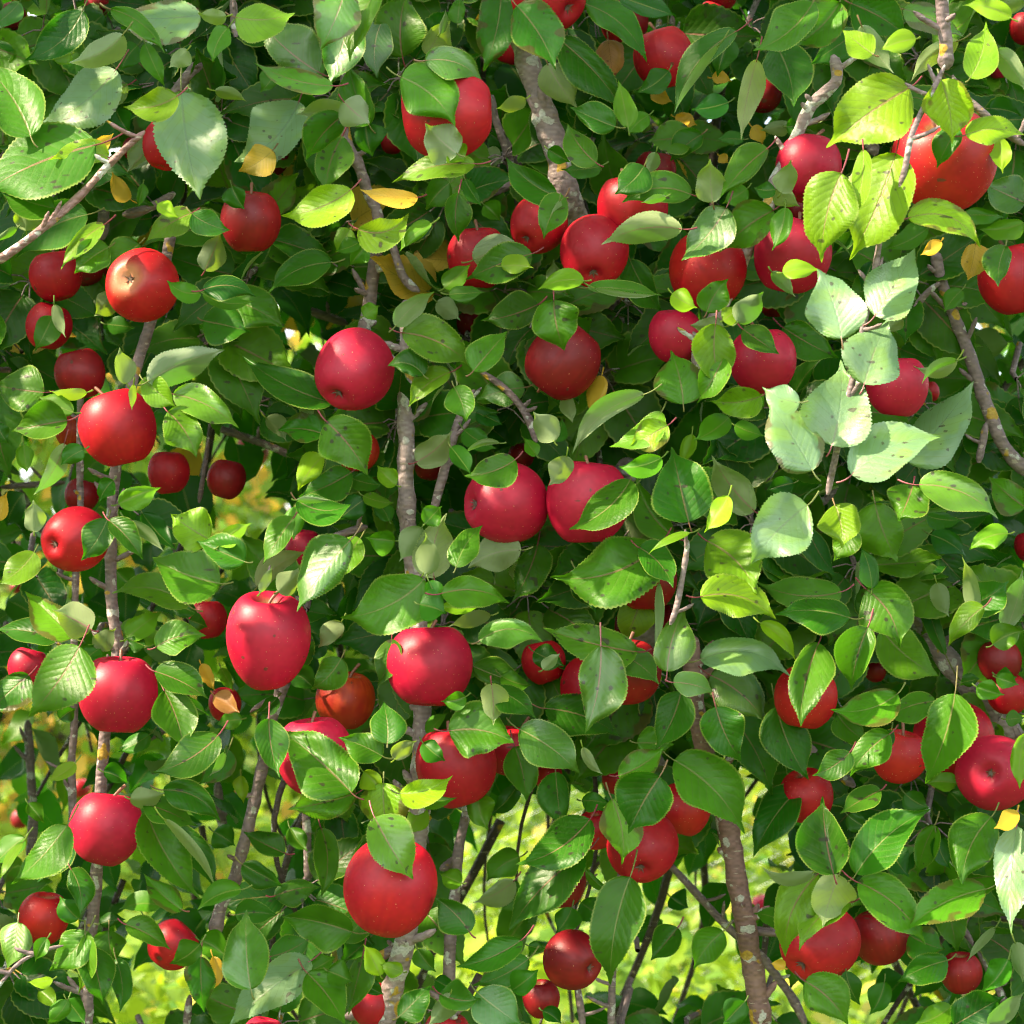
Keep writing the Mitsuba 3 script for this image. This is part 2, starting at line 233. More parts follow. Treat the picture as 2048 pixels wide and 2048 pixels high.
LEAVES = '''
@A
1000 500 1105 1105 215 p0 .03
640 385 215 690 130 p1 -.08
170 755 -120 330 150 g0
530 800 -120 1080 190 g0 .05
600 870 270 885 75 l0 .1
500 860 628 735 48 y0
680 190 380 345 78 o0 -.1
610 50 910 295 60 d0 -.12
1110 80 610 80 130 p1
980 530 680 590 85 l0 -.1
800 240 910 480 50 g0
1035 275 930 375 58 o0
1260 150 1175 345 55 g0 .1
1760 400 1430 110 150 p1 -.05
1840 475 1400 345 60 g0
1300 95 1630 70 115 l0
1910 -60 1770 275 130 p0
1940 90 1820 480 110 p1
1650 560 1290 895 165 p1 -.12
1910 600 1630 635 55 o0
1890 640 1690 885 105 g0
1940 1045 1550 1190 105 l0 -.08
1890 750 1800 1070 100 d1
1060 1180 1270 1270 72 d0
1280 1030 1350 1155 68 d0
1060 1175 810 1330 72 l0 .05
870 1125 985 1200 45 l0
1130 1495 1215 1280 68 o1
720 1100 618 945 55 y1
790 1015 765 1145 32 g1
865 770 700 955 80 o1
485 1185 85 1425 110 d1 .1
575 1240 335 1490 55 l0 .08
600 1365 410 1510 88 g0 .05
770 1345 590 1485 90 g1
145 1275 140 1105 90 o0
300 1150 0 1055 92 g0
1110 1615 920 1545 52 g0 -.15
1120 1600 1415 1640 75 d0 -.15
1120 1620 1400 1660 55 p0 .12
1235 1640 1575 1808 110 g1 -.05
1120 1770 1385 1835 105 g1
1765 1400 1280 1500 100 d2
1830 1450 1480 1620 82 d1 .12
590 1790 745 1810 45 p1
640 1610 520 1745 68 o1
300 1680 365 1865 38 u1
290 1745 190 1940 65 p1
260 1640 80 1740 70 d2
455 60 132 335 120 d1 -.12
570 80 420 215 75 d2
110 10 -50 150 60 d1
-20 170 120 280 60 d2
705 470 445 605 68 l1
640 600 720 735 58 d1
395 300 285 330 38 l1
760 250 670 390 70 p1
1185 500 1362 560 34 o1
1310 400 1430 560 70 d2
1535 380 1435 510 62 d1
1520 400 1700 500 80 d2
620 930 640 1120 72 d2
1390 965 1600 1190 92 d2 -.1
1895 1100 1735 1245 68 o1
1935 1265 1855 1395 55 l0
95 1260 -30 1335 25 u0
1250 90 1090 70 42 o0
1505 830 1315 945 80 y1
130 430 245 400 45 y3
270 240 330 215 35 y3
@B
220 -60 55 345 80 l0 .1
235 110 210 435 90 p1 .1
345 315 375 -60 138 g1
480 305 610 110 85 o1
550 185 582 50 24 u1
650 130 665 -30 50 d1
890 -60 790 395 112 d1 -.05
975 30 1190 388 135 d0 -.06
470 335 785 452 88 p0 -.15
335 425 637 698 145 g0 -.1
650 850 470 680 105 o0
610 820 692 890 66 l0
745 905 285 1010 68 l0 .08
430 1090 108 1045 52 y0 -.06
20 560 165 680 85 o0
160 690 50 345 112 g1
140 680 180 865 98 g1
1200 1085 915 865 92 d0 -.08
1520 700 1268 590 92 g0
1415 900 1255 680 90 g0
1440 915 1218 935 50 d0
1680 915 1515 1072 85 d0
1745 840 1690 970 36 u0
1940 1075 1555 1120 82 g0 .15
1800 1085 1660 1120 22 u0
1888 1265 1440 1352 78 u0 .1
1240 1085 1125 1320 78 g0 .08
1212 1105 1135 1290 24 u0
735 1435 1045 1400 95 o1 -.1
1060 1400 690 1545 100 g0 .03
890 1470 1070 1480 60 l0
100 1265 380 1175 100 l0 .2
110 1335 -30 1385 48 g0
505 1235 325 1395 48 l0
655 1065 658 1340 80 d1
605 1010 475 1160 75 d1
690 990 785 1140 42 d1
795 1130 885 1220 55 d1
305 1800 522 1610 58 u0
535 1665 665 1770 52 u1
1095 1680 775 1770 108 g1 -.05
1180 1655 1240 1935 122 g0
1345 1550 1090 1600 52 l0 .1
1240 1610 1180 1430 58 u1
1365 1590 1785 1635 45 d0
1400 1588 1780 1622 16 u0
1600 1430 1790 1730 100 d1
1200 210 1575 625 118 d1 -.05
1145 350 1310 595 88 o1
1350 20 1695 345 82 d1 -.12
1540 -20 1860 90 80 d0
1810 130 1720 395 85 d2
1480 220 1510 445 75 n1
1800 470 1905 410 42 y2
1725 500 1835 560 40 y2
1855 690 1940 630 45 y2
1590 705 1535 440 58 p0
1815 390 1640 510 62 d1
1705 635 1590 745 50 g1
1945 760 1695 780 90 g1
1150 825 1270 895 45 d1
1025 545 860 600 42 o1
130 1745 220 1685 48 p1
575 1590 720 1460 58 p1
600 1625 805 1612 42 g0
150 1355 55 1465 55 g1
830 740 930 800 60 g2
790 870 900 900 60 o2
@C
1300 485 838 818 172 L9 .03
1475 440 1535 795 120 L9 -.05
1225 845 968 1438 165 L9 -.03
925 955 815 1452 135 L9 .06
1045 825 985 1215 48 L9 -.05
1290 1205 1695 1375 78 L9 -.22
1108 1745 1330 1370 128 p9 .02
925 1870 790 1482 140 p9 .05
600 1505 805 1490 48 L9
540 1500 672 1640 42 u0
1100 300 930 165 70 L9
1035 140 1215 405 62 u9 .05
1335 215 1140 275 55 L9
1570 225 1310 450 62 o0 .12
1635 430 1722 118 85 l9
1860 100 1590 30 50 L9 .1
1940 -10 1740 40 50 o0
1770 280 1940 510 58 u9 -.08
1610 745 1935 745 70 L9 -.1
1800 760 1815 960 55 l0
1570 705 1450 932 78 g0
770 10 432 282 120 g0 -.1
915 10 655 255 118 g0 -.08
980 20 1290 205 120 d1 -.05
560 245 660 592 130 d1
1025 170 755 355 100 d1
1265 50 1600 205 88 p1
458 328 370 775 72 o0 .03
350 170 5 625 80 d0 .12
250 245 0 630 24 u0 .05
310 205 240 425 68 d1
300 565 95 605 62 d0
155 740 -20 890 80 d1
518 818 255 1090 88 g0
215 1118 200 875 82 o0
405 1040 265 1125 52 p1
590 1065 645 880 62 o0
555 1045 695 1140 58 o0
560 1045 438 1035 42 g0
550 1160 248 1395 105 g0 .05
615 1145 540 1385 58 g0 -.06
290 1145 40 1440 105 p0 -.05
1400 1260 1165 1375 68 p1
1095 1445 1035 1605 58 d1
1940 1120 1705 1010 100 p1
1930 1230 1685 1265 66 p1
1590 1190 1825 1200 52 p1
1830 1355 1790 1585 85 g0
1665 1345 1620 1548 92 q0
1475 1330 1358 1410 34 y0
1590 1600 1490 1725 48 p1
350 1780 495 1608 66 u0
180 1725 300 1538 82 g0
-10 1620 130 1700 58 l0
275 1805 88 1795 52 o0
270 1770 365 1690 50 l0
1265 1760 1165 1840 45 o1
640 690 475 720 48 o1
385 770 240 770 42 d1
10 650 130 690 45 y2
430 700 490 800 40 y2
250 860 300 900 28 y2
210 430 320 450 35 y2
710 210 765 250 28 y2
620 700 690 690 40 g1
1740 600 1920 640 60 d1
@D
815 230 1242 55 95 u0 -.05
955 298 1320 488 88 P0 -.08
925 395 1085 650 105 g0
795 225 970 370 78 l0
700 240 660 40 64 o0
738 245 728 390 20 o0
245 290 -40 245 118 g1
372 445 62 505 110 g0
405 400 205 310 58 l0
480 290 268 280 30 o0
130 580 150 735 48 p1
355 570 185 855 52 u0
465 605 335 690 55 d0
625 775 550 890 48 d0
655 905 888 815 75 P0
595 985 447 1218 85 d0 -.05
600 995 790 1215 72 g0 -.05
710 1000 905 1168 34 u0
785 955 975 1160 60 d1
1155 1100 942 960 118 l0
1210 1135 1390 1010 55 l0
1200 1130 1335 1175 24 u0
1352 1225 1085 1110 105 d0
1215 1345 840 1200 145 g0 -.05
1045 1470 615 1400 85 g1 .15
405 1640 135 1385 105 g1
505 1600 285 1490 95 o0
320 1650 -40 1600 66 d1
440 1690 155 2085 150 g0
160 1850 -70 2070 110 d1
860 1695 1138 1632 82 g0 -.1
700 1645 895 1500 62 l1
855 1830 1155 1985 95 g0 -.05
1622 980 1450 1242 75 g0
1420 1362 1710 1165 66 u1 -.1
1935 1105 1638 1502 138 p0 .03
1535 1390 1650 1255 62 o0
1438 1392 1505 1245 30 o0
1800 448 2030 745 128 d0 -.05
1785 520 1532 500 100 d1
1785 470 1615 345 45 o1
1835 345 1335 85 92 d1
1530 260 1275 150 88 d2
1745 180 1835 330 55 p1
1785 640 1645 835 72 l1
1940 730 1648 865 88 d1
1640 885 1940 905 82 d0 .15
1635 885 1830 885 18 u0
1640 920 1620 1105 58 p1
188 1060 185 880 58 o0
-10 1000 40 840 52 y1
190 1170 -15 1350 78 l1
1045 1545 1145 1585 45 d1
1885 1555 1755 1700 62 o1
1700 1700 1820 1660 70 d2
1885 1755 1710 1935 78 g1
1615 1830 1740 1930 62 d1
1220 1810 1290 1940 38 d1
1110 1790 1180 1930 36 y1
555 1700 445 1790 50 d1
800 1690 695 1645 48 d1
510 1680 640 1590 62 o1
640 1270 780 1380 70 d2
940 1460 1100 1520 55 d2
-20 460 45 570 50 d1
1470 430 1580 560 55 o2
@E
342 -40 728 150 118 g0 -.1
735 172 925 -50 100 g0
462 195 262 145 82 d0 .2
610 178 378 372 72 l0 .1
630 258 695 452 78 g0
1020 262 755 330 85 p1
750 400 900 470 48 d1
418 675 620 500 80 u1
685 495 868 600 58 d1
612 590 725 745 58 d0
882 570 675 645 20 u0 .15
968 660 685 750 92 g0 -.08
1180 560 1065 395 72 o0
1190 560 1230 430 42 g1
1250 640 1150 805 65 o0
1085 640 1015 540 38 g1
1238 305 1285 458 40 o1
1445 195 1380 425 52 y1
1680 300 1282 628 66 u0 .12
1775 395 1485 590 78 g0 -.1
1810 470 1588 600 85 l0
1775 650 1538 700 70 g0 -.08
1895 355 1825 55 128 g0
1925 1005 1830 588 165 g0
1605 770 1262 1045 100 g0 -.1
1622 805 1455 935 58 p1
1758 1135 1158 1305 178 g0 -.12
1835 1080 1640 755 88 g1 -.1
1300 1265 1410 1505 118 d1
1350 1285 1600 1420 88 d1
1642 1722 1118 1588 112 g0 -.03
1678 1385 1560 1690 108 l1
1440 1690 1355 2168 145 p0 -.05
1538 1730 1762 1902 75 p0
1805 1832 1905 1478 122 p0
1762 1340 1728 1755 28 u0
1650 1145 1840 1370 88 g0 -.1
1932 1065 1700 1185 24 l0 .1
1092 1125 948 1445 105 d1
1000 1160 705 1260 98 o1 .1
558 1400 938 1455 98 g0 -.12
560 1470 780 1470 34 l0
452 1035 328 1225 65 u0
520 1315 590 955 108 o0 -.1
460 1290 470 1060 60 o0 .1
470 1015 565 915 58 g0
640 1255 788 1022 72 g0
305 1110 140 1090 74 p1
465 1320 0 1532 160 g0 -.1
440 1460 590 1510 82 g0
490 1330 560 1500 50 g0
768 1662 1122 1668 92 p0 -.2
832 1520 595 1585 48 o1
735 1800 1052 1902 84 g1
1070 1720 1240 1800 62 g1
1120 1820 1215 1730 38 u0
285 1650 208 1912 68 d1
112 1095 -10 1345 72 g1
135 880 -10 995 65 d1
128 860 302 900 38 p1
272 1000 182 875 48 g1
60 760 240 800 48 d1
310 800 205 690 52 l1
780 440 950 580 60 d2
@F
765 722 508 325 138 p9 .02
870 585 920 108 172 p9 .05
695 345 485 258 68 p9
980 745 1478 532 128 p9 -.1
1050 245 1185 -115 145 p9 -.03
1280 668 1655 225 148 p1 .03
1070 398 1312 492 84 g1 -.1
738 912 425 1238 148 p9 .05
888 910 928 1152 105 L9
445 945 208 635 92 u1
1320 800 1238 1002 118 g0
1110 900 1242 1232 155 g1
1352 800 1790 988 100 P0 -.12
1940 925 1738 755 90 d1
1395 970 1595 990 52 d1
185 1110 460 1405 145 l0 -.1
145 1418 565 1545 105 L0 -.15
145 1765 648 1862 115 p0 -.18
478 1562 672 1772 46 l0 -.1
-5 1890 225 1950 68 p0
200 1850 505 2110 128 p1 -.08
972 1535 555 1515 108 d0 .08
925 1390 455 1335 98 p1 -.1
1062 1375 1245 1702 140 g0 -.12
1072 1582 978 1935 115 g0
800 1670 700 2135 128 g0 .06
1148 1600 1465 1855 118 g1
1712 1472 1515 1692 74 l0
1635 1470 1850 1330 98 g0
1662 1505 1590 1195 46 o0
1832 1600 1925 1265 72 u0
1845 1070 1628 1160 62 g0 .12
1418 1075 1612 1195 64 d1
1250 1300 1570 1210 84 d2
1092 1372 1030 1135 54 d0
738 1040 895 1305 78 d1
965 1020 880 1222 78 g0
300 860 165 1065 58 l0
305 425 105 555 78 g0
100 520 30 690 48 l1
272 98 128 350 75 g0
482 308 198 335 88 l0 -.08
335 470 500 530 48 d1
1562 110 1318 140 34 o0 -.2
1562 112 1368 242 28 u0 .15
1760 1682 1935 1605 70 g0
1780 1850 1895 1860 48 d1
1590 1890 1690 1870 42 g1
1500 1740 1345 790 50 d2
380 -60 580 78 68 g0
600 -70 910 100 88 d1
230 -90 270 285 105 l0
660 790 510 830 48 d1
1600 520 1800 600 80 d2
1650 400 1850 470 80 d2
1250 50 1500 130 80 d2
1450 1340 1520 1530 60 o1
@G
905 90 1015 425 108 g0 -.05
1205 338 842 545 98 d0 -.08
1485 245 1545 575 88 g0 .05
1940 655 1540 305 160 g0 .03
1965 660 1588 748 128 g0
1262 415 1088 615 72 d1
1240 430 1155 565 24 u0
718 690 912 655 58 o0
572 540 705 605 58 d1
790 712 1092 842 72 d0
900 640 1218 815 95 g0 -.15
808 755 1108 1245 115 d0 .06
925 830 1190 1205 80 d1 -.1
905 800 1195 1200 30 o0 -.08
372 832 60 1162 112 g0 -.04
402 905 205 1150 68 d1
135 900 -40 1060 60 p1
125 930 -10 1155 25 l0
390 1075 442 1335 78 d0 -.1
435 1352 330 1225 65 d0
100 1370 40 1625 85 P1
485 1420 270 1640 88 g0 -.06
470 1440 432 1770 62 g0 -.05
500 1512 572 1832 94 d0
600 1415 630 1605 80 g1
640 1570 660 1872 58 d0 -.08
262 1458 195 1590 42 d0
692 1382 940 1522 74 g0 -.05
1105 1490 935 1600 75 d0 -.08
1105 1470 1265 1580 75 d1
1110 1560 1130 1872 78 d0 .03
1175 1560 1158 1755 42 y1 -.15
1005 1302 792 1100 64 g0 -.05
890 1280 652 1305 64 g1 .1
1332 1190 1088 1305 64 g0 .1
1515 1225 1772 1175 80 d1
1298 1330 1530 1330 66 d1
1945 1425 1555 1340 135 g0 .04
1385 1742 1362 1298 130 p0 -.03
1718 1582 1258 1950 115 p0 .03
1490 1560 1722 1440 78 d1
1715 1640 1850 1560 58 p1
1695 1650 1905 1935 105 g0
1810 1640 1945 1700 70 p0
1772 850 1770 1235 66 g1 -.1
1572 990 1340 870 74 d1
1338 1050 1565 1172 78 d1
550 1380 695 1355 42 d1
1330 560 1345 715 44 l1
415 490 262 588 42 L0
330 250 420 190 48 d1
1532 130 1418 225 48 d1
1335 250 1195 280 52 d1
940 130 1160 230 60 d1
1182 118 1325 215 58 n0
1120 -30 1190 95 34 y1
155 715 245 825 44 d1
20 1720 170 1920 80 d2
290 1685 148 1700 34 L0
215 1745 310 1845 46 l1
375 1800 258 1935 58 g0
370 1800 470 1935 58 d1
825 335 645 430 48 d1
1180 870 1300 950 70 d2
1600 850 1700 980 60 d2
@H
262 385 240 152 92 d0
235 455 -10 350 85 g0
300 472 425 368 48 o0
600 315 962 382 138 g0 -.1
480 330 600 210 40 g1
458 380 582 480 58 g0
330 660 622 560 85 l0 .1
385 660 645 682 46 p0 .1
240 600 265 898 128 l0 .03
130 540 230 650 66 l0
472 735 372 895 68 l1
190 790 405 1135 150 p0 .03
762 655 820 865 76 g1
965 400 1030 705 84 d1
980 610 820 780 50 d1
990 305 1325 552 115 p0 -.05
850 85 1082 245 85 g0 -.08
835 50 845 285 72 o0
695 125 555 150 48 g0
890 10 1060 60 50 g1
1000 40 1180 120 75 d2
1130 190 1548 345 112 d1 -.08
1340 405 1452 555 28 o0
1535 562 1790 400 82 g0
1640 380 1845 390 75 g1
1765 565 1590 882 150 g0
1500 690 1555 1055 112 g0 -.08
1190 540 1222 858 98 d1
1382 800 968 1052 118 d0 -.1
1335 700 1490 720 60 d1
1348 992 932 1418 125 d0 .06
992 1010 808 1150 74 g1 .1
962 1140 732 1262 70 o1
890 1170 1040 1280 74 d1
715 1425 520 1235 105 d0
672 1155 548 1100 54 g0
1002 1468 638 1618 74 d0 -.06
1042 1572 725 1722 95 d0 -.06
755 1755 1005 1940 112 p0
950 1745 1095 1630 70 d0
1040 1500 1135 1515 32 d1
1602 1120 1492 1722 140 d0 .05
1865 1400 1715 1582 78 d1
1280 1290 1190 1430 70 d1
1358 1085 1512 1225 28 p1
1330 1260 1480 1360 70 d2
325 1892 505 1715 88 g0
612 1760 485 1940 68 o0
552 1765 780 1790 95 d0 .1
525 1690 640 1770 52 d1
428 1520 532 1645 52 g1
125 1560 45 1885 78 g0
135 1720 245 1770 46 g0
222 1665 128 1490 54 l0
345 1645 215 1605 44 l0
1120 1860 1220 1930 50 d1
160 1290 -20 1490 78 g1
1885 95 1738 422 98 d0 -.05
@I
0 475 392 885 150 g0 -.08
228 145 542 682 145 d1 -.08
230 180 372 482 112 d0
565 180 745 585 118 d1
1235 108 862 195 95 g0 -.12
1445 150 1148 262 88 g0 .08
1192 330 972 568 92 g0
1202 305 1130 445 44 g0
972 430 762 562 78 d0
905 225 1085 380 75 d1
1552 108 1385 608 138 g0 -.04
1940 330 1908 635 72 l0
882 1108 820 672 150 d0 -.03
1005 1105 1418 745 125 g0 -.08
1440 832 1340 1122 74 d1
1142 640 915 772 64 d0
1275 660 1410 740 55 d1
1562 605 1385 605 52 g1
1752 788 1590 1165 125 g0 .1
1892 838 1862 1438 105 p0 .03
1720 1188 1280 1418 112 g0 .08
1015 1150 1390 1500 120 g0 -.1
912 1108 820 1402 115 o0 .03
795 1105 615 1562 118 l0 .12
980 1260 690 1530 90 l0 .15
772 1092 482 1062 38 o0 -.2
690 635 438 1012 102 d1 .06
1520 650 1640 790 70 d1
1655 720 1558 942 68 d1
1185 940 1300 1120 70 d1
1050 1010 1180 1110 70 d1
722 1695 962 1938 115 g0 -.08
1512 1580 1235 1700 98 d0 .05
1162 1700 1078 1882 64 d1
950 1640 1030 1830 58 d1
272 1420 108 1632 84 d1
612 1370 438 1320 52 p1
392 1808 268 1938 66 d0
1532 1830 1325 1935 66 p0
1545 1940 1830 1775 112 d0
1735 1945 1940 1750 52 u0
1882 1480 1925 1705 46 u0
1772 1400 1615 1592 24 u0
1845 1575 1695 1755 76 d0
612 1625 532 1598 30 y0
1892 755 1765 852 48 y0
-20 1230 80 1290 70 d2
1830 250 1935 240 42 p1
1670 70 1825 115 54 g0
1780 20 1905 60 40 g0
960 780 1085 850 50 d1
1450 900 1530 1080 50 d1
1300 1440 1500 1520 90 d1
'''
APPLES = '''
@A
782 1577 203 F c 745 1560|sunlit apple with pale cream patch round its eye, left side
1383 1220 170 F w - -|crimson apple with a small leaf tip hanging over its top, upper left
312 1520 145 M r - -|red apple with sunlit left cheek behind the cream-patched sunlit apple
462 1440 140 R w 530 1460|dark red apple touching the sunlit-cheeked one at the left edge
925 795 140 F r - -|red apple mostly hidden behind the large pale leaf in the upper left
1512 880 85 R w - -|dark shaded apple behind a blotched yellow leaf in the upper left
740 820 65 R r - -|sliver of red apple beside the long bare twig in the upper left
535 25 68 R r - -|red apple cut by the top edge above the folded leaves, upper left
70 90 75 R w - -|dark red apple in shade near the top left corner
985 190 48 R r - -|tiny glimpse of red apple behind pale leaves at the top
270 1800 128 M r - -|red apple half covered by grey-green leaves above the small round apple, left edge
420 1995 95 X r - -|scrap of deep red apple below the cream-patched sunlit apple
@B
590 622 258 N r 860 600|large red apple under a broad leaf with brown spot, upper centre
1150 -28 205 F r 1255 62|red apple with its eye showing at the top edge, right of centre
1572 120 132 R w - -|shaded crimson apple behind leaves at the top, right of the cut-off one
935 265 92 R r - -|red tip of apple wedged between two dark leaves above the thick limb
1100 1237 158 F r 1035 1318|small red apple beside the curled leaf, left one of the central cluster
1612 1152 198 F r - -|red apple under an olive leaf in the central cluster
1740 945 118 R w - -|topmost dark crimson apple of the central cluster
1402 1388 193 F r 1396 1505|speckled red apple facing down with dark eye, lowest of the central cluster
760 1420 168 M r - -|red apple behind a pair of overlapping leaves, left of the central cluster
722 1790 78 R w - -|dim red apple between leaves below the pair of overlapping leaves
287 790 62 R r - -|small piece of red apple left of the large spotted-leaf apple
@C
1487 885 288 N s 1415 700|big sunlit apple with stem hollow showing, in the top right corner
747 925 183 F p 728 1110|dusty pink-red apple beside the bare branch, upper right
650 1402 212 F p - -|rosy red apple half hidden by sunlit leaves, upper right
185 1492 214 F s - -|flecked bright red apple crossed by a thin branch, right of the central cluster
1880 1540 195 F r - -|red apple at the right edge beside the golden withered leaf
205 85 76 R r - -|small red apple near the top edge left of the glossy leaf
497 520 102 R w - -|dark red apple in deep shade behind dark leaves, upper right
552 1670 82 R w - -|wine-dark apple in shadow under the rosy one, upper right
490 1990 190 F p - -|pink-red apple above the foreground leaf rosette, right of centre
5 1850 148 F p - -|pink apple behind pointed leaves, right of the stemmed dark one
1945 155 92 R r - -|red apple cut by the right edge near the top
1792 370 62 R p - -|dull pink apple deep behind sunlit leaves, top right corner
260 -30 92 R r - -|red apple bottom peeping in at the top edge, right of centre
692 1155 82 R w - -|brownish red apple squeezed between the dusty and the rosy apple
-55 320 165 M r - -|red apple glimpsed behind a spotted leaf in the middle
@D
440 185 140 M w - -|small dark red apple hanging above the sun-patched one, left side
645 487 214 F r - -|red apple with bright sun patch and one brown speck, left side
413 1100 180 F r 335 1122|red apple with a round brown scab and its eye showing, left edge
1478 1658 238 F p - - 1.22|tall conical red apple hanging by a pinkish stalk, left of centre
657 1955 222 F p - -|crimson apple with pale dots below the forked bare branch, left side
450 855 97 R w - -|dark apple partly behind a grey branch, left edge
930 730 118 R r - -|half-hidden dark red apple beside a leaf, left of the hollow-eyed pink one
1250 767 108 R w - -|dark red apple with a leaf shadow on its top, in the left gap
1397 605 92 X o - -|dull orange-brown apple hanging in the gap, left of centre
1680 1150 105 R p - -|pinkish apple hidden behind a grey-green leaf, left of the grey branch
1148 1540 105 R r - -|deep red apple with leaves across it, left of the tall conical one
95 1365 38 X w - -|tiny purple-dark apple deep in the gap at the left edge
160 1805 112 M p - -|pale pink sunlit apple half behind dark leaves at the left edge
390 500 88 R o - -|orange-red apple just visible behind the sun-patched one
@E
75 165 218 F p 5 285|pink-red apple with deep eye hollow, beside the grey upright branch
1232 115 204 F w 1340 -15|dark red apple below an oval leaf, in the middle
920 903 231 F p 752 908|crimson apple with its eye at the left, left of the touching pair
1368 890 230 F p - -|crimson apple half behind a broad leaf, right of the touching pair
490 1795 237 F p - -|round red apple with pale dots and a small scar, just below the middle
100 612 118 M o - -|orange-red apple behind a large dark leaf, left of the grey upright branch
490 690 82 R w - -|nearly black-red apple behind the slanting twig, in the middle
1000 635 72 R w - -|dark red apple peeping above the touching pair
1700 1590 185 R r - -|red apple behind the pale leaf rosette, right of the middle
1690 1330 170 F w - -|dark red apple showing in slits above the pale leaf rosette
1128 1775 125 M r - -|red apple with a pointed leaf before it, right of the dotted round one
@F
1232 255 170 F p - -|bright rosy apple behind the foreground leaf rosette, right side
1412 285 55 R r - -|sliver of red apple touching the bright rosy one
1968 1138 86 R r - -|dark orange-red apple cut by the right edge, halfway up
1800 1772 122 M w - -|dim crimson apple behind leaves near the right edge
1112 1825 62 R w - -|dark piece of apple beside the slanting grey limb, right side
725 1972 178 F s - -|orange-red apple behind a hanging leaf, lower right
1845 1955 112 M s - -|orange-red apple beside the grey limb at the right edge, partly leafed
@G
583 848 205 F p - -|round crimson apple alone on the thin upright branch, lower left
242 1348 140 M s - -|red apple with a sunlit left rim, lower left corner
957 1497 137 M r 870 1600|red apple behind crossing leaves, lower left
1735 450 215 F p - -|crimson apple with sunlit left edge under a broad leaf, lower centre
1905 142 168 M o - -|bronze-orange apple with a pale streak, below the middle
1240 165 92 R r - -|red apple behind a speckled orange leaf, lower left
445 630 54 X r - -|small deep red apple beside the twin upright branches, lower left
110 800 54 X w - -|small dark apple far back at the left edge
1450 2015 122 F p - -|crimson top of an apple cut by the bottom edge, lower left
@H
270 1173 263 N r - -|large red apple under a drooping pale leaf, bottom centre
638 505 226 F r - -|red apple with leaf shadow across it, lower centre
1670 945 197 F r 1652 1040|dark red apple with grey eye facing down, lower right of the centre
1410 862 105 M r - -|red apple behind leaf stalks left of the eye-down apple
1285 1578 163 F w 1372 1602|dark red apple with greyish eye on its right, alone over the bright meadow
1112 1790 102 M w - -|plum-dark apple below the one alone over the meadow
965 430 152 M r - -|red apple hidden behind a wide green leaf, lower centre
1150 560 80 R s - -|rusty orange apple between two leaves, lower centre
1535 575 88 R r - -|red glimpse of apple left of the heart-shaped leaf, lower centre
1900 745 152 M s - -|orange-red apple tucked under a broad leaf, next to the brown limb
1212 1142 152 M w - -|dark apple hidden behind a long pointed leaf, over the meadow
175 1825 120 M r - -|red apple behind leaves at the bottom edge beside the grey limb
590 2000 135 M s - -|orange-red apple bottom centre cut by the frame
1600 -15 182 F w - -|deep red apple below the pale leaf rosette
1390 75 172 M r - -|dark red apple behind the long pale hanging leaf, right of the middle
@I
1240 450 153 F s - -|orange-red apple behind the small curled leaf, left of the pair at the right edge
1548 360 220 M r - -|red apple with one oval leaf lying across it, right side
1770 540 212 F p 1718 528|pinkish red apple with open eye, in front at the right edge
808 1475 218 F r 700 1580|dark red apple under three overlapping leaves, bottom right
1132 1445 162 M w - -|plain dark red apple touching the one under three leaves
1588 1648 117 M w - -|wine red apple with a leaf across its side, bottom right corner
735 672 148 M s - -|dull red apple with deep shadows behind a scabby leaf, lower right
485 1275 58 X p - -|tiny pink apple beyond the brown limb, lower right
'''
